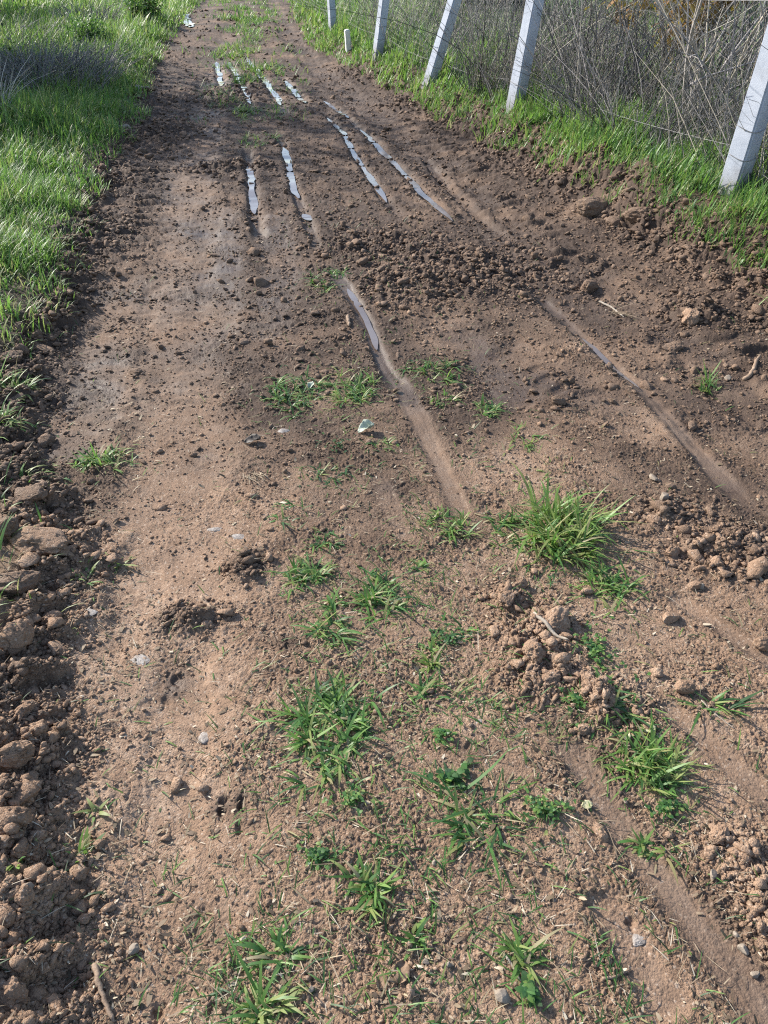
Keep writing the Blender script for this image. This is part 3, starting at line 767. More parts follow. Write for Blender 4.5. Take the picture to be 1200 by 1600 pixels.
TUFTS = [
    (515, 1140, 82, 88, 330, .085, 'large dense low grass tuft in the lower middle of the track', .47, .75, 1.2),
    (880, 835, 62, 50, 300, .15, 'tallest bright green grass tuft above the heaped clods', .62, 1.2, 1.0, .0048),
    (800, 830, 45, 38, 90, .07, 'loose fringe of grass at the left foot of the tallest tuft', .45, .7, 1.1),
    (945, 925, 50, 35, 90, .085, 'spiky grass fringe below the tallest tuft', .55, .8, .9),
    (460, 618, 48, 32, 230, .085, 'dark bushy grass tuft with a pale leaf in the centre of the track', .42, .7, 1.2),
    (552, 612, 55, 26, 210, .08, 'wide flat grass tuft right beside the dark bushy one', .50, .7, 1.2),
    (682, 583, 48, 24, 130, .08, 'thin grass patch left of the groove end near the crumbled heap', .40, .6, 1.1),
    (762, 642, 20, 18, 60, .07, 'small tuft alone right of the shiny groove', .52, .8, 1.),
    (690, 625, 24, 14, 40, .06, 'very small grass sprig beside the shiny groove', .5, .8, 1.),
    (702, 822, 42, 26, 110, .065, 'middling grass tuft just below the end of the shiny groove', .55, .9, 1.),
    (590, 935, 36, 46, 130, .075, 'curved upright grass tuft above the large low tuft', .45, .8, 1.2),
    (482, 897, 42, 26, 120, .07, 'rounded grass tuft at left of the middle strip', .47, .7, 1.2),
    (522, 972, 34, 46, 100, .075, 'straggly grass tuft directly over the large low tuft', .50, .6, 1.1),
    (1010, 1200, 58, 50, 150, .10, 'spiky grass tuft by the wide muddy skid', .55, .9, .9),
    (745, 1275, 58, 55, 75, .12, 'star shaped flattened grass tuft with long dark blades', .36, .35, .8),
    (575, 1385, 28, 38, 55, .075, 'narrow grass tuft alone near the bottom middle', .48, .9, .9),
    (150, 722, 62, 28, 120, .085, 'grass tuft growing in the left wheel path', .60, .8, 1.1),
    (510, 437, 34, 22, 110, .10, 'grass tuft at the top of the wet groove beside the clods', .40, .8, 1.1),
    (1106, 606, 18, 12, 40, .07, 'tiny bright tuft alone on the right side of the track', .66, 1.1, .8),
    (960, 1112, 58, 40, 90, .085, 'flattened grass straggling under the clod heap', .42, .35, .8),
    (685, 1090, 42, 30, 60, .065, 'sparse grass sprigs right of the large low tuft', .45, .5, 1.),
    (676, 1030, 16, 32, 45, .05, 'narrow yellowish sprig above the sparse sprigs', .62, .7, 1.),
    (702, 985, 30, 16, 45, .05, 'small spread sprig left of the clod heap', .48, .5, 1.),
    (415, 1578, 42, 26, 60, .085, 'bright grass blades at the bottom edge of the photo', .58, .7, 1.1),
    (432, 1490, 40, 30, 40, .075, 'thin curled sprigs above the bottom edge blades', .50, .5, 1.3),
    (645, 1478, 18, 22, 18, .06, 'single thin sprig in bare soil at the bottom', .45, .8, .8),
    (815, 1490, 20, 46, 26, .085, 'long thin sprigs above the pale squared stone', .45, .7, .8),
    (126, 890, 26, 28, 26, .06, 'few yellow green blades beside the left clods', .72, .9, 1.),
    (182, 884, 24, 12, 18, .05, 'tiny blades right of the yellow green ones', .68, .5, 1.),
    (516, 740, 44, 14, 80, .055, 'dark squashed grass below the pale crumpled leaf', .25, .3, 1.),
    (455, 800, 26, 22, 50, .06, 'dark sprigs on the left of the middle strip', .30, .4, 1.),
    (510, 845, 30, 16, 50, .055, 'dark low sprigs above the rounded tuft', .30, .4, 1.),
    (825, 700, 40, 48, 70, .055, 'pale yellowish sparse grass right of the groove end', .66, .6, 1.1, .0036, .3),
    (600, 696, 24, 10, 45, .045, 'yellow green mossy sprig under the crumpled leaf', .68, .5, 1.),
    (656, 888, 22, 12, 40, .05, 'small tuft below the middling tuft', .50, .6, 1.),
    (1115, 1105, 45, 34, 30, .09, 'long single blades trailing beside the round clod', .52, .3, .7),
    (1025, 1330, 30, 26, 40, .05, 'small mixed tuft on the right of the muddy skid', .50, .7, 1.),
    (30, 1330, 26, 34, 14, .085, 'single broad blades between the left clods', .68, 1., .9, .006),
    (128, 1345, 12, 16, 8, .075, 'two upright blades on bare soil at lower left', .70, 1.2, .5, .006),
    (152, 1268, 12, 10, 8, .05, 'small pale blade left of the wheel path', .70, .6, .6, .005),
    (405, 222, 32, 16, 150, .10, 'grass patch beyond the middle water strip', .52, .9, 1.),
    (386, 176, 26, 12, 160, .12, 'grass clump between the far water strips', .60, .9, 1., .006),
    (365, 84, 46, 12, 330, .18, 'widest far grass strip across the track', .64, 1., 1., .010),
    (415, 108, 44, 14, 300, .16, 'far grass on the middle of the track by the water strips', .62, 1., 1., .008),
    (385, 128, 26, 18, 200, .14, 'far grass between two water strips', .58, 1., 1., .008),
    (30, 612, 36, 12, 70, .11, 'grass clump at the left edge beside brown clods', .62, .7, 1.2, .005),
    (22, 660, 40, 12, 70, .11, 'lower grass clump at the left edge of the photo', .60, .6, 1.2, .005),
    (55, 745, 40, 30, 40, .08, 'thin grass blades over the left clods', .64, .7, 1.2),
    (380, 30, 34, 9, 220, .2, 'farthest grass patch on the track', .58, 1., 1., .014),
]
for t in TUFTS:
    a = list(t); kw = {}
    if len(a) > 11: kw['dry'] = a.pop(11)
    if len(a) > 10: kw['W'] = a.pop(10)
    tuft(a[0], a[1], a[2], a[3], a[4], a[5], a[6], a[7], a[8], a[9], **kw)
V, Fq, A = merge(LOOSE)
link('loose_blades', mesh_np('loose_blades', V, Fq, False, A), M_GRASS, kind='stuff', label='trodden loose grass blades and thatch lying round the tufts')
WEEDS = [
    (850, 1268, 42, 26, 110, 'bright green clover-like weed right of the star shaped tuft', .64),
    (500, 1340, 28, 15, 60, 'small clover-like weed patch at lower middle', .60),
    (552, 1250, 30, 24, 70, 'leafy weed just under the large low tuft', .62),
    (692, 1152, 22, 12, 50, 'tiny leafy weed cushion left of the white scrap', .62),
    (705, 1218, 26, 16, 26, 'weed with rounder grey green leaves above the star shaped tuft', .42, .012),
    (1040, 1268, 36, 26, 80, 'leafy weed under the spiky tuft by the skid', .56),
    (825, 1550, 20, 22, 22, 'small seedling leaves beside the pale squared stone', .56, .010),
    (528, 700, 16, 22, 34, 'narrow dark leafy weed above the squashed grass', .32),
    (700, 1000, 34, 16, 50, 'thin leafy weed left of the big split clod', .44),
    (930, 1020, 40, 60, 120, 'yellow green leafy weed on the clod heap', .64),
    (900, 1100, 36, 24, 40, 'weed leaves under the clod heap', .58),
]
for w in WEEDS: weed(*w)

# ------------------------------------------------------------------ clods, stones
def lump_mesh(name, sx, sy, sz, seed, rough=.32, sub=4, cut=.5):
    bm = bmesh.new(); bmesh.ops.create_icosphere(bm, subdivisions=sub, radius=1)
    off = Vector((seed * 3.17, seed * 1.31, seed * 7.7))
    rs = random.Random(seed)
    planes = [(Vector((rs.gauss(0, 1), rs.gauss(0, 1), rs.gauss(0, .7))).normalized(), rs.uniform(.40, .80)) for _ in range(11)]
    for v in bm.verts:
        p = v.co.copy()
        n = mnoise.fractal(p * 1.3 + off, 1.0, 2.0, 4) * rough
        n += abs(mnoise.noise(p * 3.1 + off)) * -rough * .5 + mnoise.noise(p * 9 + off) * rough * .18 + mnoise.noise(p * 21 + off) * rough * .12 - abs(mnoise.noise(p * 6 + off)) * rough * .35 + mnoise.noise(p * 42 + off) * rough * .07
        q = p * (1 + n)
        for nn, d in planes:
            e = q.dot(nn) - d
            if e > 0: q -= nn * e * cut
        v.co = Vector((q.x * sx, q.y * sy, q.z * sz))
    me = bpy.data.meshes.new(name); bm.to_mesh(me); bm.free()
    for p in me.polygons: p.use_smooth = True
    return me

def clod(u, v, du, dv, label, mat, name='earth_clod', cat='clod', group='earth clods on the track', rot=0.0, sink=.35, flat=1.0, rough=.32, cut=.5):
    x, y = place(u, v + dv * .25); dep = depth_of(x, y)
    sx = du / FPX * dep * .5; el = math.atan2(CAM_H, y)
    sv = dv / FPX * dep * .5
    sz = sv * .85 * flat; sy = max(sv * .9, sx * .65)
    seed = int(u * 7 + v)
    o = link(name, lump_mesh(name, sx, sy, sz, seed, rough, 5 if du > 26 else 4, cut), mat, label=label, category=cat, group=group)
    o.location = (x, y, gz(x, y) + sz * (1 - 2 * sink) ); o.rotation_euler = (0, 0, rot)
    return o
D, W_ = M_CRUMB, M_CRUMB_DAMP
CL = [
    (833, 1015, 44, 42, 'split rounded clod in the middle of the heap by the straw stick', D),
    (868, 965, 58, 50, 'largest clod of the heap under the tallest tuft', D),
    (790, 938, 42, 26, 'clod at the upper left of the heap', D),
    (812, 912, 30, 24, 'small upper clod of the heap below the tall tuft fringe', D),
    (858, 1052, 48, 36, 'flat clod at the bottom of the heap', D),
    (915, 1060, 36, 30, 'clod at the right foot of the heap', D),
    (808, 1018, 20, 16, 'little clod left of the split rounded clod', D),
    (912, 1135, 34, 22, 'clod in the flattened grass below the heap', D),
    (1066, 1072, 36, 30, 'single round clod on the right of the heap', D),
    (1025, 1048, 26, 24, 'small clod up left of the single round clod', D),
    (1050, 858, 30, 26, 'clod above the flat stone', D),
    (1086, 914, 26, 20, 'rounded clod right above the flat stone', D),
    (1022, 810, 32, 20, 'clod at the upper end of the right crumb scatter', D),
    (1118, 880, 30, 20, 'clod on the right crumb scatter near the photo edge', D),
    (922, 446, 48, 30, 'dark wet clod at the foot of the bank', W_),
    (1078, 492, 50, 40, 'large reddish clod on the slope of the right bank', D),
    (1052, 541, 46, 20, 'dark flat clod below the reddish one', W_),
    (873, 626, 28, 20, 'lone dark clod right of the centre', W_),
    (925, 322, 60, 46, 'big earth lump on the lip of the bank', W_),
    (998, 326, 56, 34, 'dark lump on the lip of the bank below the grass', W_),
    (960, 345, 34, 26, 'small lump between the two big bank lumps', W_),
    (60, 838, 120, 52, 'largest brown slab of turned earth at the left edge', D),
    (12, 822, 50, 44, 'rounded dark lump at the very left edge above the slab', W_),
    (30, 905, 90, 36, 'dark lumpy slab under the largest slab at left', W_),
    (28, 985, 60, 66, 'upright jagged clod at the left edge', D),
    (85, 965, 44, 30, 'clod right of the upright jagged one', D),
    (24, 1275, 74, 50, 'tan log shaped clod at the left edge', D),
    (22, 1172, 62, 46, 'rough clod above the tan log shaped one', D),
    (38, 1105, 52, 36, 'crumbly clod at left between jagged and rough clods', D),
    (20, 1548, 66, 60, 'big clod in the bottom left corner', D),
    (45, 1402, 32, 42, 'broken clod above the bottom left corner', D),
    (35, 1322, 36, 40, 'grey rounded clod with blades under the log shaped one', D),
    (155, 1315, 24, 24, 'small clod on bare soil at lower left', D),
    (55, 780, 60, 26, 'flat grassy clod at left over the slabs', W_),
    (65, 542, 60, 18, 'long flat clod under the left grass', D),
    (20, 560, 50, 18, 'clod at the left edge under the grass', W_),
    (382, 532, 26, 10, 'small dark clod in the wheel path above centre', W_),
    (212, 578, 28, 12, 'small dark lump with bits of straw in the left smooth swath', W_),
    (940, 1300, 40, 22, 'clod on the left rim of the muddy skid', D),
    (1125, 1300, 44, 30, 'reddish clod at right above the pale pebble', D),
    (1190, 1000, 40, 30, 'clod at the right edge of the photo', D),
    (1010, 600, 30, 16, 'small clod on the rim of the right groove', W_),
    (1038, 592, 18, 10, 'tiny rounded clod by the right groove', D),
    (1080, 665, 26, 16, 'clod in the damp hollow at right', W_),
]
for i, c in enumerate(CL): clod(*c, rot=random.uniform(0, 6.28) if c[2] < 60 else random.uniform(-.2, .2), rough=.38 if c[2] > 40 else .3)
ST = [
    (784, 1553, 24, 32, 'pale squared stone at the bottom of the track', M_STONE),
    (1045, 960, 40, 26, 'flat tilted stone casting a shadow on the right', M_CRUMB),
    (486, 1545, 14, 12, 'small pale pebble left of the bottom leaf', M_STONE),
    (1113, 1363, 18, 22, 'pale round pebble right of the muddy skid', M_STONE),
    (1035, 782, 22, 20, 'tan stone on the right crumb scatter', M_STONE),
    (1020, 745, 22, 14, 'pale flat pebble above the tan stone', M_STONE),
    (1095, 915, 16, 14, 'small stone beside the rounded clod at right', M_STONE),
    (1138, 590, 18, 8, 'pale flat stone in the damp hollow', M_STONE),
    (977, 1252, 12, 12, 'tiny white pebble by the spiky tuft', M_STONE),
    (679, 1346, 12, 10, 'tiny pale pebble in the bare soil at lower middle', M_STONE),
    (208, 1480, 22, 22, 'pale stone on the rim of a hole in the wheel path', M_STONE),
    (50, 1390, 26, 28, 'light broken stone among the left clods', M_STONE),
    (665, 1500, 14, 12, 'small grey pebble near the single thin sprig', M_STONE),
    (700, 1505, 12, 14, 'little pebble right of the grey one', M_STONE),
    (1160, 1480, 26, 18, 'grey pebble pile stone at the right edge', M_STONE),
    (1178, 1520, 20, 16, 'lower stone of the pebble pile at right', M_STONE),
    (1150, 1455, 16, 14, 'upper stone of the pebble pile at right', M_STONE),
]
for c in ST: clod(*c, name='stone', cat='stone', group='stones lying on the track', rot=random.uniform(0, 6.28), rough=.18, cut=.8, sink=.3)
FL = [
    (222, 1027, 38, 18, 'pale flat flake pressed into the wheel path', M_SCRAP),
    (320, 1143, 20, 34, 'grey white flake set in the soil of the wheel path', M_SCRAP),
    (338, 822, 30, 20, 'pale flake at the upper wheel path', M_SCRAP),
    (374, 835, 30, 16, 'second pale flake right of the upper wheel path flake', M_SCRAP),
    (442, 668, 24, 22, 'greyish scrap left of the crumpled leaf', M_SCRAP),
    (748, 1124, 16, 14, 'white scrap shining right of the leafy cushion', M_SCRAP),
    (1000, 1462, 34, 22, 'pale worn stone face below a dark hole', M_SCRAP),
    (140, 957, 34, 14, 'bluish pale flake by the left blades', M_SCRAP),
]
for c in FL: clod(*c, name='flat_flake', cat='stone flake', group='pale flakes set in the soil', rot=random.uniform(-.5, .5), sink=.62, flat=.35, rough=.25)

# ------------------------------------------------------------------ sticks and leaves
def stick(pix, r, label, mat, name='stick', fork=False, lift=.6):
    P = []
    for u, v in pix:
        x, y = place(u, v); P.append((x, y, gz(x, y) + r * lift))
    P = np.array(P); n = 14
    t = np.linspace(0, len(P) - 1, n); Q = np.stack([np.interp(t, np.arange(len(P)), P[:, k]) for k in range(3)], 1)
    g = ground(Q[:, 0], Q[:, 1])[0]
    Q[:, 2] = np.maximum(Q[:, 2], g + r * .5)
    Q[1:-1, 2] = (Q[:-2, 2] + Q[1:-1, 2] + Q[2:, 2]) / 3
    Q[:, :2] += RNG.normal(0, r * .18, (n, 2))
    R = r * np.linspace(1.1, .65, n) * RNG.uniform(.88, 1.12, n); R[0] *= .7; R[-1] *= .5
    V, Fq, A = tubes(Q[None], R[None], 8)
    c = Q.mean(0)
    bm = bmesh.new(); me = mesh_np(name, shift(V, c), Fq, True)
    bm.from_mesh(me); bmesh.ops.holes_fill(bm, edges=bm.edges[:], sides=10); bm.to_mesh(me); bm.free()
    o = link(name, me, mat, label=label, category='stick', group='sticks and twigs on the ground'); o.location = c
    return o
stick([(168, 190), (178, 198), (192, 203), (206, 205)], .022, 'pale bent branch piece at the edge of the left grass', M_PALESTICK)
stick([(149, 1508), (155, 1535), (163, 1562), (180, 1598)], .0055, 'brown twig at the bottom left', M_STICK, lift=1.2)
stick([(832, 968), (850, 985), (868, 1000), (886, 1012)], .0055, 'straw coloured stick lying across the clod heap', M_PALESTICK, lift=3)
stick([(543, 496), (546, 512)], .010, 'short orange brown stick by the wet groove', M_STICK, lift=1)
stick([(940, 1530), (962, 1528), (985, 1515)], .003, 'thin curved twig at the lower right', M_STICK)
stick([(315, 935), (325, 945), (330, 955)], .007, 'dark short twig on the damp crumbs', M_STICK)
stick([(1095, 1095), (1120, 1120), (1148, 1140)], .002, 'thin dry stalk right of the round clod', M_PALESTICK)
stick([(935, 470), (955, 480), (975, 497)], .006, 'pale dry stalk near the dark wet clod', M_PALESTICK)
stick([(780, 1480), (800, 1510), (815, 1535)], .0025, 'thin straw stalk above the pale squared stone', M_PALESTICK)
stick([(1160, 594), (1170, 590), (1178, 578), (1181, 566), (1187, 558)], .010, 'brown root piece at the right edge', M_STICK)

def leaf_thing(u, v, size, label, mat, az=0., curl=.8, tilt=.3):
    x0, y0 = place(u, v); z0 = gz(x0, y0); s = size / FPX * depth_of(x0, y0)
    nu, nv = 11, 9; V = []
    for i in range(nu):
        t = i / (nu - 1)
        hw = .42 * math.sin(math.pi * (t * .94 + .03)) ** .8
        for j in range(nv):
            w = (j / (nv - 1) * 2 - 1)
            px = (t - .5); py = hw * w * (1 + .12 * math.sin(t * 23 + w * 2))
            pz = curl * .25 * (w * w) * hw * 2 + .10 * math.sin(t * 7 + w * 3 + u) * .6 + tilt * px * .6
            V.append((px * s, py * s, pz * s))
    V = np.array(V); c, d = math.cos(az), math.sin(az)
    V = np.stack([V[:, 0] * c - V[:, 1] * d, V[:, 0] * d + V[:, 1] * c, V[:, 2] - V[:, 2].min() + .001], 1)
    Fq = np.array([[i * nv + j, i * nv + j + 1, (i + 1) * nv + j + 1, (i + 1) * nv + j] for i in range(nu - 1) for j in range(nv - 1)])
    me = mesh_np('fallen_leaf', V, Fq, True)
    o = link('fallen_leaf', me, mat, label=label, category='leaf', group='fallen leaves on the track')
    md = o.modifiers.new('thickness', 'SOLIDIFY'); md.thickness = .0007
    o.location = (x0, y0, z0)
leaf_thing(572, 674, 27, 'crumpled whitish green leaf in the middle of the track', simple('pale_leaf', (.22, .26, .18), (.46, .49, .40), 30, .6), .4, 1.4, .5)
leaf_thing(486, 606, 13, 'pale leaf stuck in the dark bushy tuft', bpy.data.materials['pale_leaf'], 1.2, .8, .8)
leaf_thing(917, 1259, 18, 'round pale yellow leaf right of the bright weed', simple('yellow_leaf', (.28, .27, .14), (.42, .40, .26), 30, .6), .2, .3, .1)
leaf_thing(1012, 1143, 22, 'light green oval leaf above the spiky tuft', bpy.data.materials['yellow_leaf'], .1, .4, .2)
leaf_thing(978, 1155, 14, 'round light leaf beside the oval one', bpy.data.materials['yellow_leaf'], .9, .4, .2)
leaf_thing(627, 1522, 34, 'brown dry leaf at the bottom of the track', M_LEAFDRY, 1.3, .6, .2)
leaf_thing(597, 1537, 26, 'grey brown curled leaf beside the brown dry leaf', M_LEAFDRY, 2.4, 1., .2)
leaf_thing(395, 692, 26, 'dark curled leaf left of the squashed grass', simple('rotten_leaf', (.03, .024, .02), (.09, .07, .055), 40, .6), .2, 1., .3)
leaf_thing(205, 120, 20, 'whitish leaf scrap by the left grass edge', M_SCRAP, .2, 1., .3)
leaf_thing(222, 145, 26, 'pale scrap on dark mud near the left grass', M_SCRAP, .9, 1., .3)

def straw_bundle(u, v, n, L, label, az0):
    x0, y0 = place(u, v); z0 = gz(x0, y0)
    P = np.stack([x0 + RNG.normal(0, .018, n), y0 + RNG.normal(0, .015, n), np.full(n, z0 + .004)], 1)
    V, Fq, A = blades(P, RNG.uniform(.6, 1.2, n) * L, RNG.uniform(.0018, .004, n), RNG.normal(az0, .35, n), RNG.uniform(.05, .5, n), RNG.uniform(.1, .7, n), RNG.uniform(.45, .9, n), 4)
    o = link('straw_bundle', mesh_np('straw_bundle', shift(V, (x0, y0, z0)), Fq, False, A), M_LITTER, label=label, category='straw')
    o.location = (x0, y0, z0)
straw_bundle(392, 742, 26, .07, 'little bundle of dry straw on the left of the middle strip', -1.1)
straw_bundle(960, 488, 20, .16, 'dry straw strands near the dark wet clod', -.7)

# ------------------------------------------------------------------ fence
def post_mesh(name, s, h, top=.85):
    bm = bmesh.new()
    bmesh.ops.create_cube(bm, size=1)
    for v in bm.verts:
        k = top if v.co.z > 0 else 1
        v.co.x *= s * k; v.co.y *= s * k; v.co.z = (v.co.z + .5) * h - .3 if v.co.z < 0 else h
    bmesh.ops.bevel(bm, geom=bm.edges[:], offset=.012, segments=2, affect='EDGES')
    bmesh.ops.subdivide_edges(bm, edges=[e for e in bm.edges if abs(e.verts[0].co.z - e.verts[1].co.z) > .5], cuts=24, use_grid_fill=True)
    for v in bm.verts:
        p = v.co * 7
        v.co += Vector((mnoise.noise(p), mnoise.noise(p + Vector((9, 0, 0))), 0)) * .0035
    me = bpy.data.meshes.new(name); bm.to_mesh(me); bm.free()
    return me

POSTS = [  # base pixel, lean sideways (radians), lean along, side, rotation, height, label
    ((1142, 302), .055, 0, .135, .62, 2.1, 'nearest concrete fence post, thick and upright at the right edge'),
    ((804, 170), .11, 0, .135, .58, 2.1, 'second nearest concrete post, leaning a little away from the track'),
    ((670, 139), .30, 0, .130, .6, 2.1, 'concrete post leaning most steeply of the fence posts'),
    ((590, 97), .145, 0, .125, .55, 2.1, 'concrete post between the steeply leaning one and the farthest'),
    ((520, 48), -.03, 0, .125, .5, 2.1, 'farthest concrete post of the fence, small and upright'),
]
def ring(r, z, wire):
    n = 24; a = np.arange(n + 1) / n * 2 * math.pi
    rr = r / np.maximum(np.abs(np.cos(a)), np.abs(np.sin(a)))       # follows the square section
    rr = np.minimum(rr, r * 1.30) + .002
    Q = np.stack([rr * np.cos(a), rr * np.sin(a), z + .02 * np.sin(a + .6)], 1)
    V, Fq, _ = tubes(Q[None], np.full((1, n + 1), wire), 5)
    return V, Fq
post_base, post_top = [], []
for (px, lean, along, s, rz, h, lab) in POSTS:
    x, y = place(*px); z = gz(x, y)
    root = empty('fence_post', (x, y, z), label=lab, category='fence post', group='concrete posts of the wire fence')
    root.rotation_euler = (along, lean, 0)
    sh = link('shaft', post_mesh('shaft', s, h), M_POST, root); sh.rotation_euler = (0, 0, rz)
    for zt in (.22, .38, .95, 1.55):
        k = 1 - .15 * (zt / h)
        V, Fq = ring(s * .5 * k, zt, .0022)
        t = link('wire_tie', mesh_np('wire_tie', V, Fq, True), M_WIRE, root); t.rotation_euler = (0, 0, rz)
    up = np.array([math.sin(lean), 0, math.cos(lean)])
    b = np.array([x, y, z]) + np.array([-.0, 0, 0])
    post_base.append(b); post_top.append(b + up * 1.85)

# wire mesh hangs on the field side of the posts: patches between neighbouring posts
def fence_xyz(l, hgt, rows):
    """l in 0..len-1 along the posts; hgt 0..1"""
    i = np.clip(np.floor(l).astype(int), 0, len(rows[0]) - 2); f = l - i
    B, T = rows
    b = B[i] * (1 - f)[:, None] + B[i + 1] * f[:, None]; t = T[i] * (1 - f)[:, None] + T[i + 1] * f[:, None]
    return b * (1 - hgt)[:, None] + t * hgt[:, None]
B0 = np.array(post_base); T0 = np.array(post_top)
extra_b = B0[0] + (B0[0] - B0[1]) * .85; extra_t = extra_b + np.array([0, 0, 1.85])
far_b = B0[-1] + np.array([-2.3, 12, -.02]); far_t = far_b + np.array([0, 0, 1.85])
BB = np.vstack([extra_b, B0, far_b]); TT = np.vstack([extra_t, T0, far_t])
offs = np.array([.085, .02, 0])
BB = BB + offs; TT = TT + offs
LEN = np.linalg.norm(np.diff(BB, axis=0), axis=1); CUM = np.concatenate([[0], LEN.cumsum()])
def l_of(s): return np.interp(s, CUM, np.arange(len(CUM)))
def chainlink():
    parts = []
    pitch = .062
    s0 = 0.0
    H = 1.85; nz = int(H / pitch) * 2
    hh = np.linspace(.03, 1, nz + 1)
    for far, mul in ((False, 1), (True, 2)):
        ss = np.arange(0, CUM[-2], pitch) if not far else np.arange(CUM[-2], CUM[-1], pitch * 2)
        K = len(hh); N = len(ss)
        zig = np.where(np.arange(K) % 2 == 0, 0, pitch * mul * .98)
        S = ss[:, None] + zig[None]
        off = np.where((np.arange(K) // 1) % 2 == 0, .002, -.002)
        hg = np.repeat(hh[None], N, 0)
        sag = .015 * np.sin(S * 1.7) + .02 * np.sin(S * .9 + 3)
        P = fence_xyz(l_of(S.ravel()), (hg).ravel(), (BB, TT)).reshape(N, K, 3)
        P[..., 0] += sag * np.sin(hg * 3.14)
        P[..., 2] += .012 * np.sin(S * 2.3 + 1)
        parts.append(tubes(P, np.full((N, K), .00105 * mul), 3))
    return merge(parts)
fence = empty('wire_fence', tuple(B0[0]), label='rusty grey chain link wire fence strung along the leaning concrete posts', category='fence')
V, Fq, _ = chainlink()
link('chain_link', mesh_np('chain_link', shift(V, B0[0]), Fq, False), M_WIRE, fence)
for hgt, r in ((.13, .0013), (.55, .0013), (.97, .0016)):
    s = np.linspace(0, CUM[-1], 160)
    P = fence_xyz(l_of(s), np.full(160, hgt), (BB, TT))
    fr = l_of(s) % 1
    P[:, 2] -= .05 * np.sin(fr * math.pi) * (1 if hgt < .9 else .5)
    P[:, 0] -= .012
    V, Fq, _ = tubes(P[None], np.full((1, 160), r), 5)
    link('tension_wire', mesh_np('tension_wire', shift(V, B0[0]), Fq, True), M_WIRE, fence)

# short concrete stub by the fence
x, y = place(545, 80); z = gz(x, y)
o = link('marker_post', post_mesh('marker_post', .10, .30, .8), simple('white_paint', (.62, .61, .58), (.78, .77, .74), 20, .8), label='short white marker stub in the grass before the far fence posts', category='marker post')
o.location = (x, y, z); o.rotation_euler = (.05, -.1, .3)

# ------------------------------------------------------------------ dry thicket behind the fence
def fx(y): return np.interp(y, B0[::-1][np.argsort(B0[::-1, 1]), 1] if False else np.sort(B0[:, 1]), B0[np.argsort(B0[:, 1]), 0])
def stems(n, y0, y1, d0, d1, h0, h1, r0, r1, lean, tmean, K=6, curve=.35, dens=None):
    y = RNG.uniform(y0, y1, n); x = fx(y) + RNG.uniform(d0, d1, n)
    if dens is not None:
        k = RNG.random(n) < dens(x, y); x, y = x[k], y[k]; n = len(x)
    z, _ = ground(x, y, False)
    cz = fbm(x, y, .9, 2, 141); ch = fbm(x, y, 1.5, 2, 142)
    H = RNG.uniform(h0, h1, n) * (.75 + .55 * sst(-.4, .4, ch)); az = 7.5 * cz + RNG.normal(0, .8, n); ln = np.abs(RNG.normal(0, lean, n)) + .25 * np.abs(ch)
    tm_ = tmean + .30 * fbm(x, y, 1.9, 2, 143)
    cv = np.abs(RNG.normal(0, curve, n)); az2 = az + RNG.normal(0, 1, n)
    t = np.linspace(0, 1, K)
    X = x[:, None] + H[:, None] * (ln[:, None] * t * np.cos(az)[:, None] + cv[:, None] * t ** 2 * np.cos(az2)[:, None]) + RNG.normal(0, .012, (n, K)) * t
    Y = y[:, None] + H[:, None] * (ln[:, None] * t * np.sin(az)[:, None] + cv[:, None] * t ** 2 * np.sin(az2)[:, None]) + RNG.normal(0, .012, (n, K)) * t
    Z = z[:, None] - .02 + H[:, None] * t * (1 - .25 * np.abs(cv)[:, None] * t)
    R = RNG.uniform(r0, r1, n)[:, None] * (1 - .75 * t)[None]
    return tubes(np.stack([X, Y, Z], 2), R, 3, np.clip(np.where(RNG.random(n) < .42, RNG.normal(.14, .10, n), RNG.normal(tm_ + .10, .15, n)), 0, 1))
clump = lambda x, y: .35 + .65 * sst(-.2, .4, fbm(x, y, 1.2, 2, 121))
V, Fq, A = merge([
    stems(5200, 4.0, 9.5, .05, 1.0, .22, .70, .0018, .0050, .38, .54, 6, .45, clump),
    stems(1500, 3.0, 9.5, .1, 2.8, .7, 1.7, .0026, .0075, .32, .56, 7, .5, clump),
    stems(2600, 9, 16, .05, 3.0, .3, 1.1, .003, .006, .3, .60, 5, .4, clump),
])
link('dry_thicket', mesh_np('dry_thicket', V, Fq, False, {**A, 'along': A['tint'] * 0}), M_DRY, kind='stuff', label='tangled dry grey stems of brambles behind the wire fence')
# dry straw weeds of the field beyond
def dry_field():
    parts = []
    for y0, y1, n, w, d1 in ((6, 12, 2200, 1.2, 6), (12, 20, 6500, 2.0, 9), (20, 36, 5000, 4, 18), (36, 70, 4000, 9, 34)):
        y = RNG.uniform(y0, y1, n); x = xr(y) + .5 + RNG.uniform(.1, d1, n)
        cl = fbm(x, y, .5, 3, 131); k = RNG.random(n) < .25 + .75 * sst(-.3, .3, cl)
        k &= np.abs(x) / (y * cp + .92) < 1.0
        x, y = x[k], y[k]; m = len(x); z, _ = ground(x, y, False)
        parts.append(blades(np.stack([x, y, z], 1), RNG.uniform(.25, .75, m), RNG.uniform(.002, .0045, m) * w, RNG.uniform(0, 6.28, m), RNG.normal(1.35, .15, m), np.abs(RNG.normal(.5, .3, m)), np.clip(RNG.normal(.68, .17, m), 0, 1), 3))
    return merge(parts)
V, Fq, A = dry_field()
link('dry_weeds', mesh_np('dry_weeds', V, Fq, False, A), M_DRY, kind='stuff', label='pale dry weeds standing in the field beyond the fence')
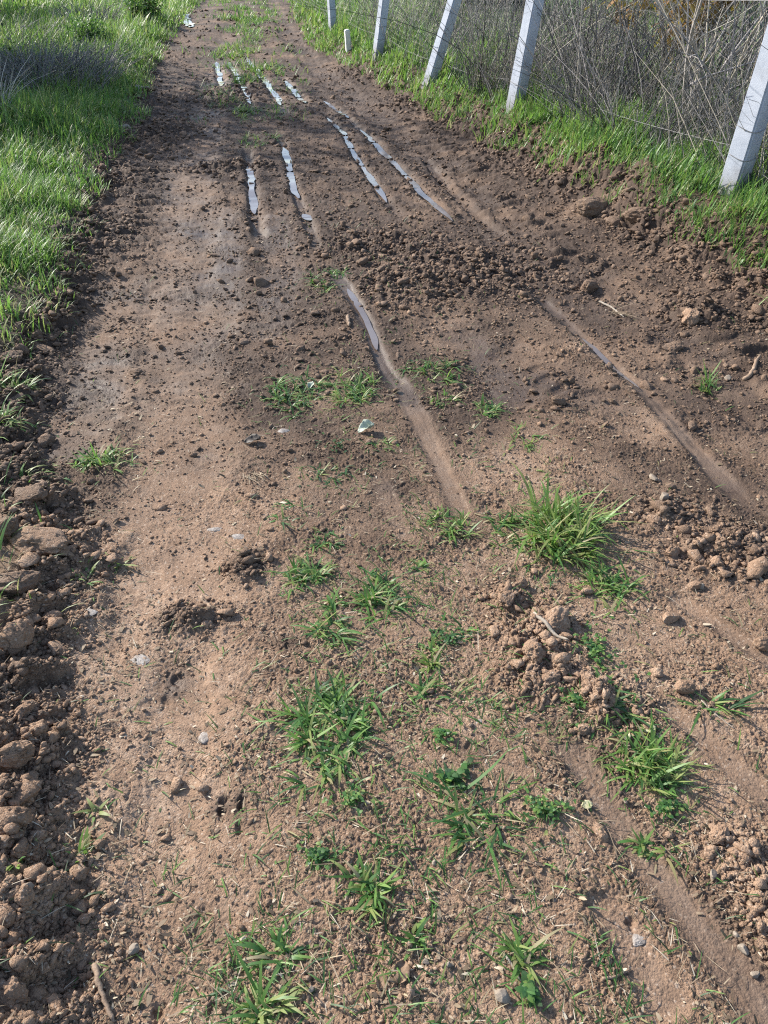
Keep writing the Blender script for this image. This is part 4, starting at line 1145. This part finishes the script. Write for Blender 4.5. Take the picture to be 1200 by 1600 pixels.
# dead weeds on the left verge
def weed_clump(u, v, n, H, spread, label, tm=.3):
    x0, y0 = place(u, v); z0 = gz(x0, y0)
    a = RNG.uniform(0, 6.283, n); q = RNG.random(n) ** .6
    x = x0 + spread * q * np.cos(a); y = y0 + spread * 1.5 * q * np.sin(a); z, _ = ground(x, y, False)
    K = 5; t = np.linspace(0, 1, K); h = RNG.uniform(.5, 1.1, n) * H
    az = a + RNG.normal(0, .8, n); ln = np.abs(RNG.normal(.4, .25, n)); cv = np.abs(RNG.normal(.25, .3, n))
    X = x[:, None] + h[:, None] * (ln[:, None] * t + cv[:, None] * t ** 2) * np.cos(az)[:, None]
    Y = y[:, None] + h[:, None] * (ln[:, None] * t + cv[:, None] * t ** 2) * np.sin(az)[:, None]
    Z = z[:, None] + h[:, None] * t * (1 - .3 * t * cv[:, None])
    V, Fq, A = tubes(np.stack([X, Y, Z], 2), RNG.uniform(.0016, .0035, n)[:, None] * (1 - .7 * t)[None] * (1 + .08 * y0), 3, np.clip(RNG.normal(tm, .15, n), 0, 1))
    A['along'] = A['tint'] * 0
    o = link('dead_weed', mesh_np('dead_weed', shift(V, (x0, y0, z0)), Fq, False, A), M_DRY, label=label, category='dead weed', group='dead weed clumps on the left verge'); o.location = (x0, y0, z0)
weed_clump(60, 140, 1200, .50, .85, 'wide brown dead weed clump in the left grass, nearest of them', .46)
weed_clump(15, 75, 220, .5, .8, 'brown dead weed clump at the left edge behind the nearest one', .5)
weed_clump(140, 45, 300, .5, .5, 'dead weed clump near the top left, by dark green grass', .5)
weed_clump(0, 190, 70, .55, .08, 'pale straw stalks at the left edge of the grass', .85)
weed_clump(110, 10, 160, .6, 1.2, 'grey dead weeds farthest away in the left grass', .55)

# ------------------------------------------------------------------ shrubs and trees behind the fence
def branch_system(x0, y0, z0, n0, H, spread, r0, seed, depth=3, az_bias=None, lean=(0, 0)):
    rs = random.Random(seed); paths, rads, tips = [], [], []
    K = 6
    def grow(p, d, L, r, lev):
        pts = [p.copy()]; q = p.copy(); dd = d.copy()
        for i in range(K - 1):
            dd = (dd + Vector((rs.gauss(0, .16), rs.gauss(0, .16), rs.gauss(.02, .10)))).normalized()
            q = q + dd * (L / (K - 1)); pts.append(q.copy())
        paths.append([tuple(a) for a in pts]); rads.append([r * (1 - .6 * i / (K - 1)) for i in range(K)])
        if lev < depth:
            for _ in range(rs.randint(3, 5)):
                i = rs.randint(1, K - 1)
                nd = (dd + Vector((rs.gauss(0, .65), rs.gauss(0, .65), rs.gauss(.15, .4)))).normalized()
                grow(pts[i], nd, L * rs.uniform(.4, .7), r * (1 - .6 * i / (K - 1)) * .6, lev + 1)
        else: tips.extend([tuple(a) for a in pts[2:]])
    for _ in range(n0):
        a = rs.uniform(0, 6.28); s = rs.uniform(.1, 1) * spread
        d = Vector((math.cos(a) * s + lean[0], math.sin(a) * s + lean[1], 1)).normalized()
        grow(Vector((x0 + math.cos(a) * .05, y0 + math.sin(a) * .05, z0 - .03)), d, H * rs.uniform(.5, .8), r0 * rs.uniform(.6, 1.1), 1)
    return np.array(paths), np.array(rads), np.array(tips)

def leaf_quads(tips, n, size, jitter, tint, seed, sy=.6):
    r = np.random.default_rng(seed)
    P = tips[r.integers(0, len(tips), n)] + r.normal(0, jitter, (n, 3))
    L = r.uniform(.6, 1.3, n) * size
    return blades(P, L, L * sy, r.uniform(0, 6.28, n), r.normal(-.2, .7, n), r.normal(.6, .4, n), np.clip(r.normal(tint, .22, n), 0, 1), 2)

def shrub(x, y, n0, H, spread, r0, seed, label, tint, leaves=0, lmat=None, lsize=.05, name='dead_shrub', cat='shrub', depth=3, bark=None, group=None, lean=(0, 0), jit=.04, part='branches', lt=.5):
    z = gz(x, y)
    P, R, tips = branch_system(x, y, z, n0, H, spread, r0, seed, depth, lean=lean)
    root = empty(name, (x, y, z), label=label, category=cat)
    if group: root['group'] = group
    V, Fq, A = tubes(P, R, 5 if r0 > .02 else 4, np.clip(np.random.default_rng(seed).normal(tint, .12, len(P)), 0, 1)); A['along'] = A['tint'] * 0
    link(part, mesh_np(part, shift(V, (x, y, z)), Fq, False, A), bark or M_DRY, root)
    if leaves:
        V, Fq, A = leaf_quads(tips, leaves, lsize, jit, lt, seed + 1)
        link('crown', mesh_np('crown', shift(V, (x, y, z)), Fq, False, A), lmat, root)
def pz(u, v, z=.3): return at(u, v, z)
gs = 'dead shrubs behind the wire fence'
for (u, v, n0, H, sp2, r0, seed, lab, tint) in [
    (1075, 205, 7, 1.7, .8, .022, 5, 'dead shrub with whitish forked twigs left of the nearest post', .75),
    (930, 180, 10, 1.2, .9, .011, 6, 'low grey dead shrub right of the second nearest post', .35),
    (1000, 190, 10, 1.3, .8, .013, 7, 'dark tangled dead shrub between the two nearest posts', .2),
    (870, 150, 8, 1.6, .6, .013, 8, 'tall thin dead shrub just right of the second nearest post', .3),
    (1180, 160, 8, 1.8, .7, .016, 9, 'dead shrub behind the nearest post', .4),
    (760, 100, 8, 1.0, .8, .009, 10, 'greyish dead shrub between second and steeply leaning posts', .5),
    (1120, 130, 9, 2.0, .6, .018, 12, 'dead shrub with long bent branches under the orange leaves', .5)]:
    x, y = pz(u, v); shrub(x, y, n0, H, sp2, r0, seed, lab, tint, group=gs)
x, y = pz(1040, 150); shrub(x, y, 6, 1.9, .5, .034, 21, 'young oak with pale stems and orange brown dry leaves behind the fence', .85, 1900, M_LEAF, .10, 'young_oak', 'tree', 3, M_PALESTICK, lean=(.16, 0), jit=.07, part='trunk', lt=.6)
x, y = pz(1060, 62); shrub(x, y, 9, 1.8, .9, .04, 22, 'dark evergreen bush standing in the field behind the thicket', .2, 12000, M_DARKLEAF, .06, 'evergreen_bush', 'bush', 3, M_BARK, jit=.16)
x, y = pz(780, 34); shrub(x, y, 8, 2.0, .9, .05, 24, 'dark bush farther off above the second nearest post', .2, 9000, M_DARKLEAF, .12, 'evergreen_bush', 'bush', 3, M_BARK, jit=.25)
x, y = pz(1190, 20); shrub(x, y, 5, 4.2, .5, .09, 25, 'dark tree at the top right corner beyond the fence', .2, 12000, M_DARKLEAF, .10, 'evergreen_tree', 'tree', 3, M_BARK, jit=.25, part='trunk')
# low bushes on the left verge, far
x, y = pz(135, 62, .3); shrub(x, y, 14, .5, 1.1, .006, 31, 'low dark green bush in the left grass near the top', .2, 1800, M_GRASS, .05, 'low_bush', 'bush', 2, M_DRY, jit=.09, lt=.32)
x, y = pz(225, 25, .3); shrub(x, y, 14, .6, 1.1, .006, 32, 'bright green low bush beside the far track edge', .2, 3500, M_GRASS, .06, 'low_bush', 'bush', 2, M_DRY, jit=.09, lt=.6)
# tree standing left of the view, its shade falls across the track
shrub(-8.6, 13.4, 5, 5.6, .55, .10, 41, 'leafy tree left of the track whose shade crosses the ruts', .2, 9000, M_DARKLEAF, .13, 'evergreen_tree', 'tree', 3, M_BARK, jit=.35, part='trunk')

shrub(-5.6, 10.4, 9, 2.1, .6, .03, 42, 'tall dense bush left of the near grass, shading the track edge', .2, 9000, M_DARKLEAF, .07, 'evergreen_bush', 'bush', 3, M_BARK, jit=.22)
shrub(-5.4, 8.7, 9, 1.5, .7, .03, 43, 'low dense bush nearest to the left grass, shading the dead weeds', .2, 5000, M_DARKLEAF, .06, 'evergreen_bush', 'bush', 3, M_BARK, jit=.16)
shrub(-10.5, 19.5, 8, 3.2, .8, .05, 44, 'bush far along the left verge shading the far track', .2, 8000, M_DARKLEAF, .10, 'evergreen_bush', 'bush', 3, M_BARK, jit=.25)

# ------------------------------------------------------------------ light
SUN_EL, SUN_AZ = math.radians(31), math.atan2(-.83, .55)     # azimuth clockwise from +Y
to_sun = Vector((math.sin(SUN_AZ) * math.cos(SUN_EL), math.cos(SUN_AZ) * math.cos(SUN_EL), math.sin(SUN_EL)))
sd = bpy.data.lights.new('sun', 'SUN'); sd.energy = 5.0; sd.angle = math.radians(.5); sd.color = (1, .95, .865)
so = bpy.data.objects.new('sun', sd); COL.objects.link(so); so.rotation_euler = (-to_sun).to_track_quat('-Z', 'Y').to_euler()
w = bpy.data.worlds.new('World'); scene.world = w; w.use_nodes = True
nt = w.node_tree; nt.nodes.clear()
sky = nt.nodes.new('ShaderNodeTexSky'); sky.sky_type = 'NISHITA'; sky.sun_disc = False
sky.sun_elevation = SUN_EL; sky.sun_rotation = SUN_AZ; sky.dust_density = 1.2
bg = nt.nodes.new('ShaderNodeBackground'); bg.inputs['Strength'].default_value = .15
ow = nt.nodes.new('ShaderNodeOutputWorld')
nt.links.new(sky.outputs[0], bg.inputs[0]); nt.links.new(bg.outputs[0], ow.inputs[0])
vs = scene.view_settings
vs.view_transform = 'Standard'; vs.look = 'None'; vs.gamma = 1; vs.exposure = .81; vs.use_curve_mapping = False
scene.cycles.use_denoising = False; scene.cycles.filter_width = 1.15
scene.cycles.max_bounces = 6; scene.cycles.diffuse_bounces = 3; scene.cycles.transmission_bounces = 3
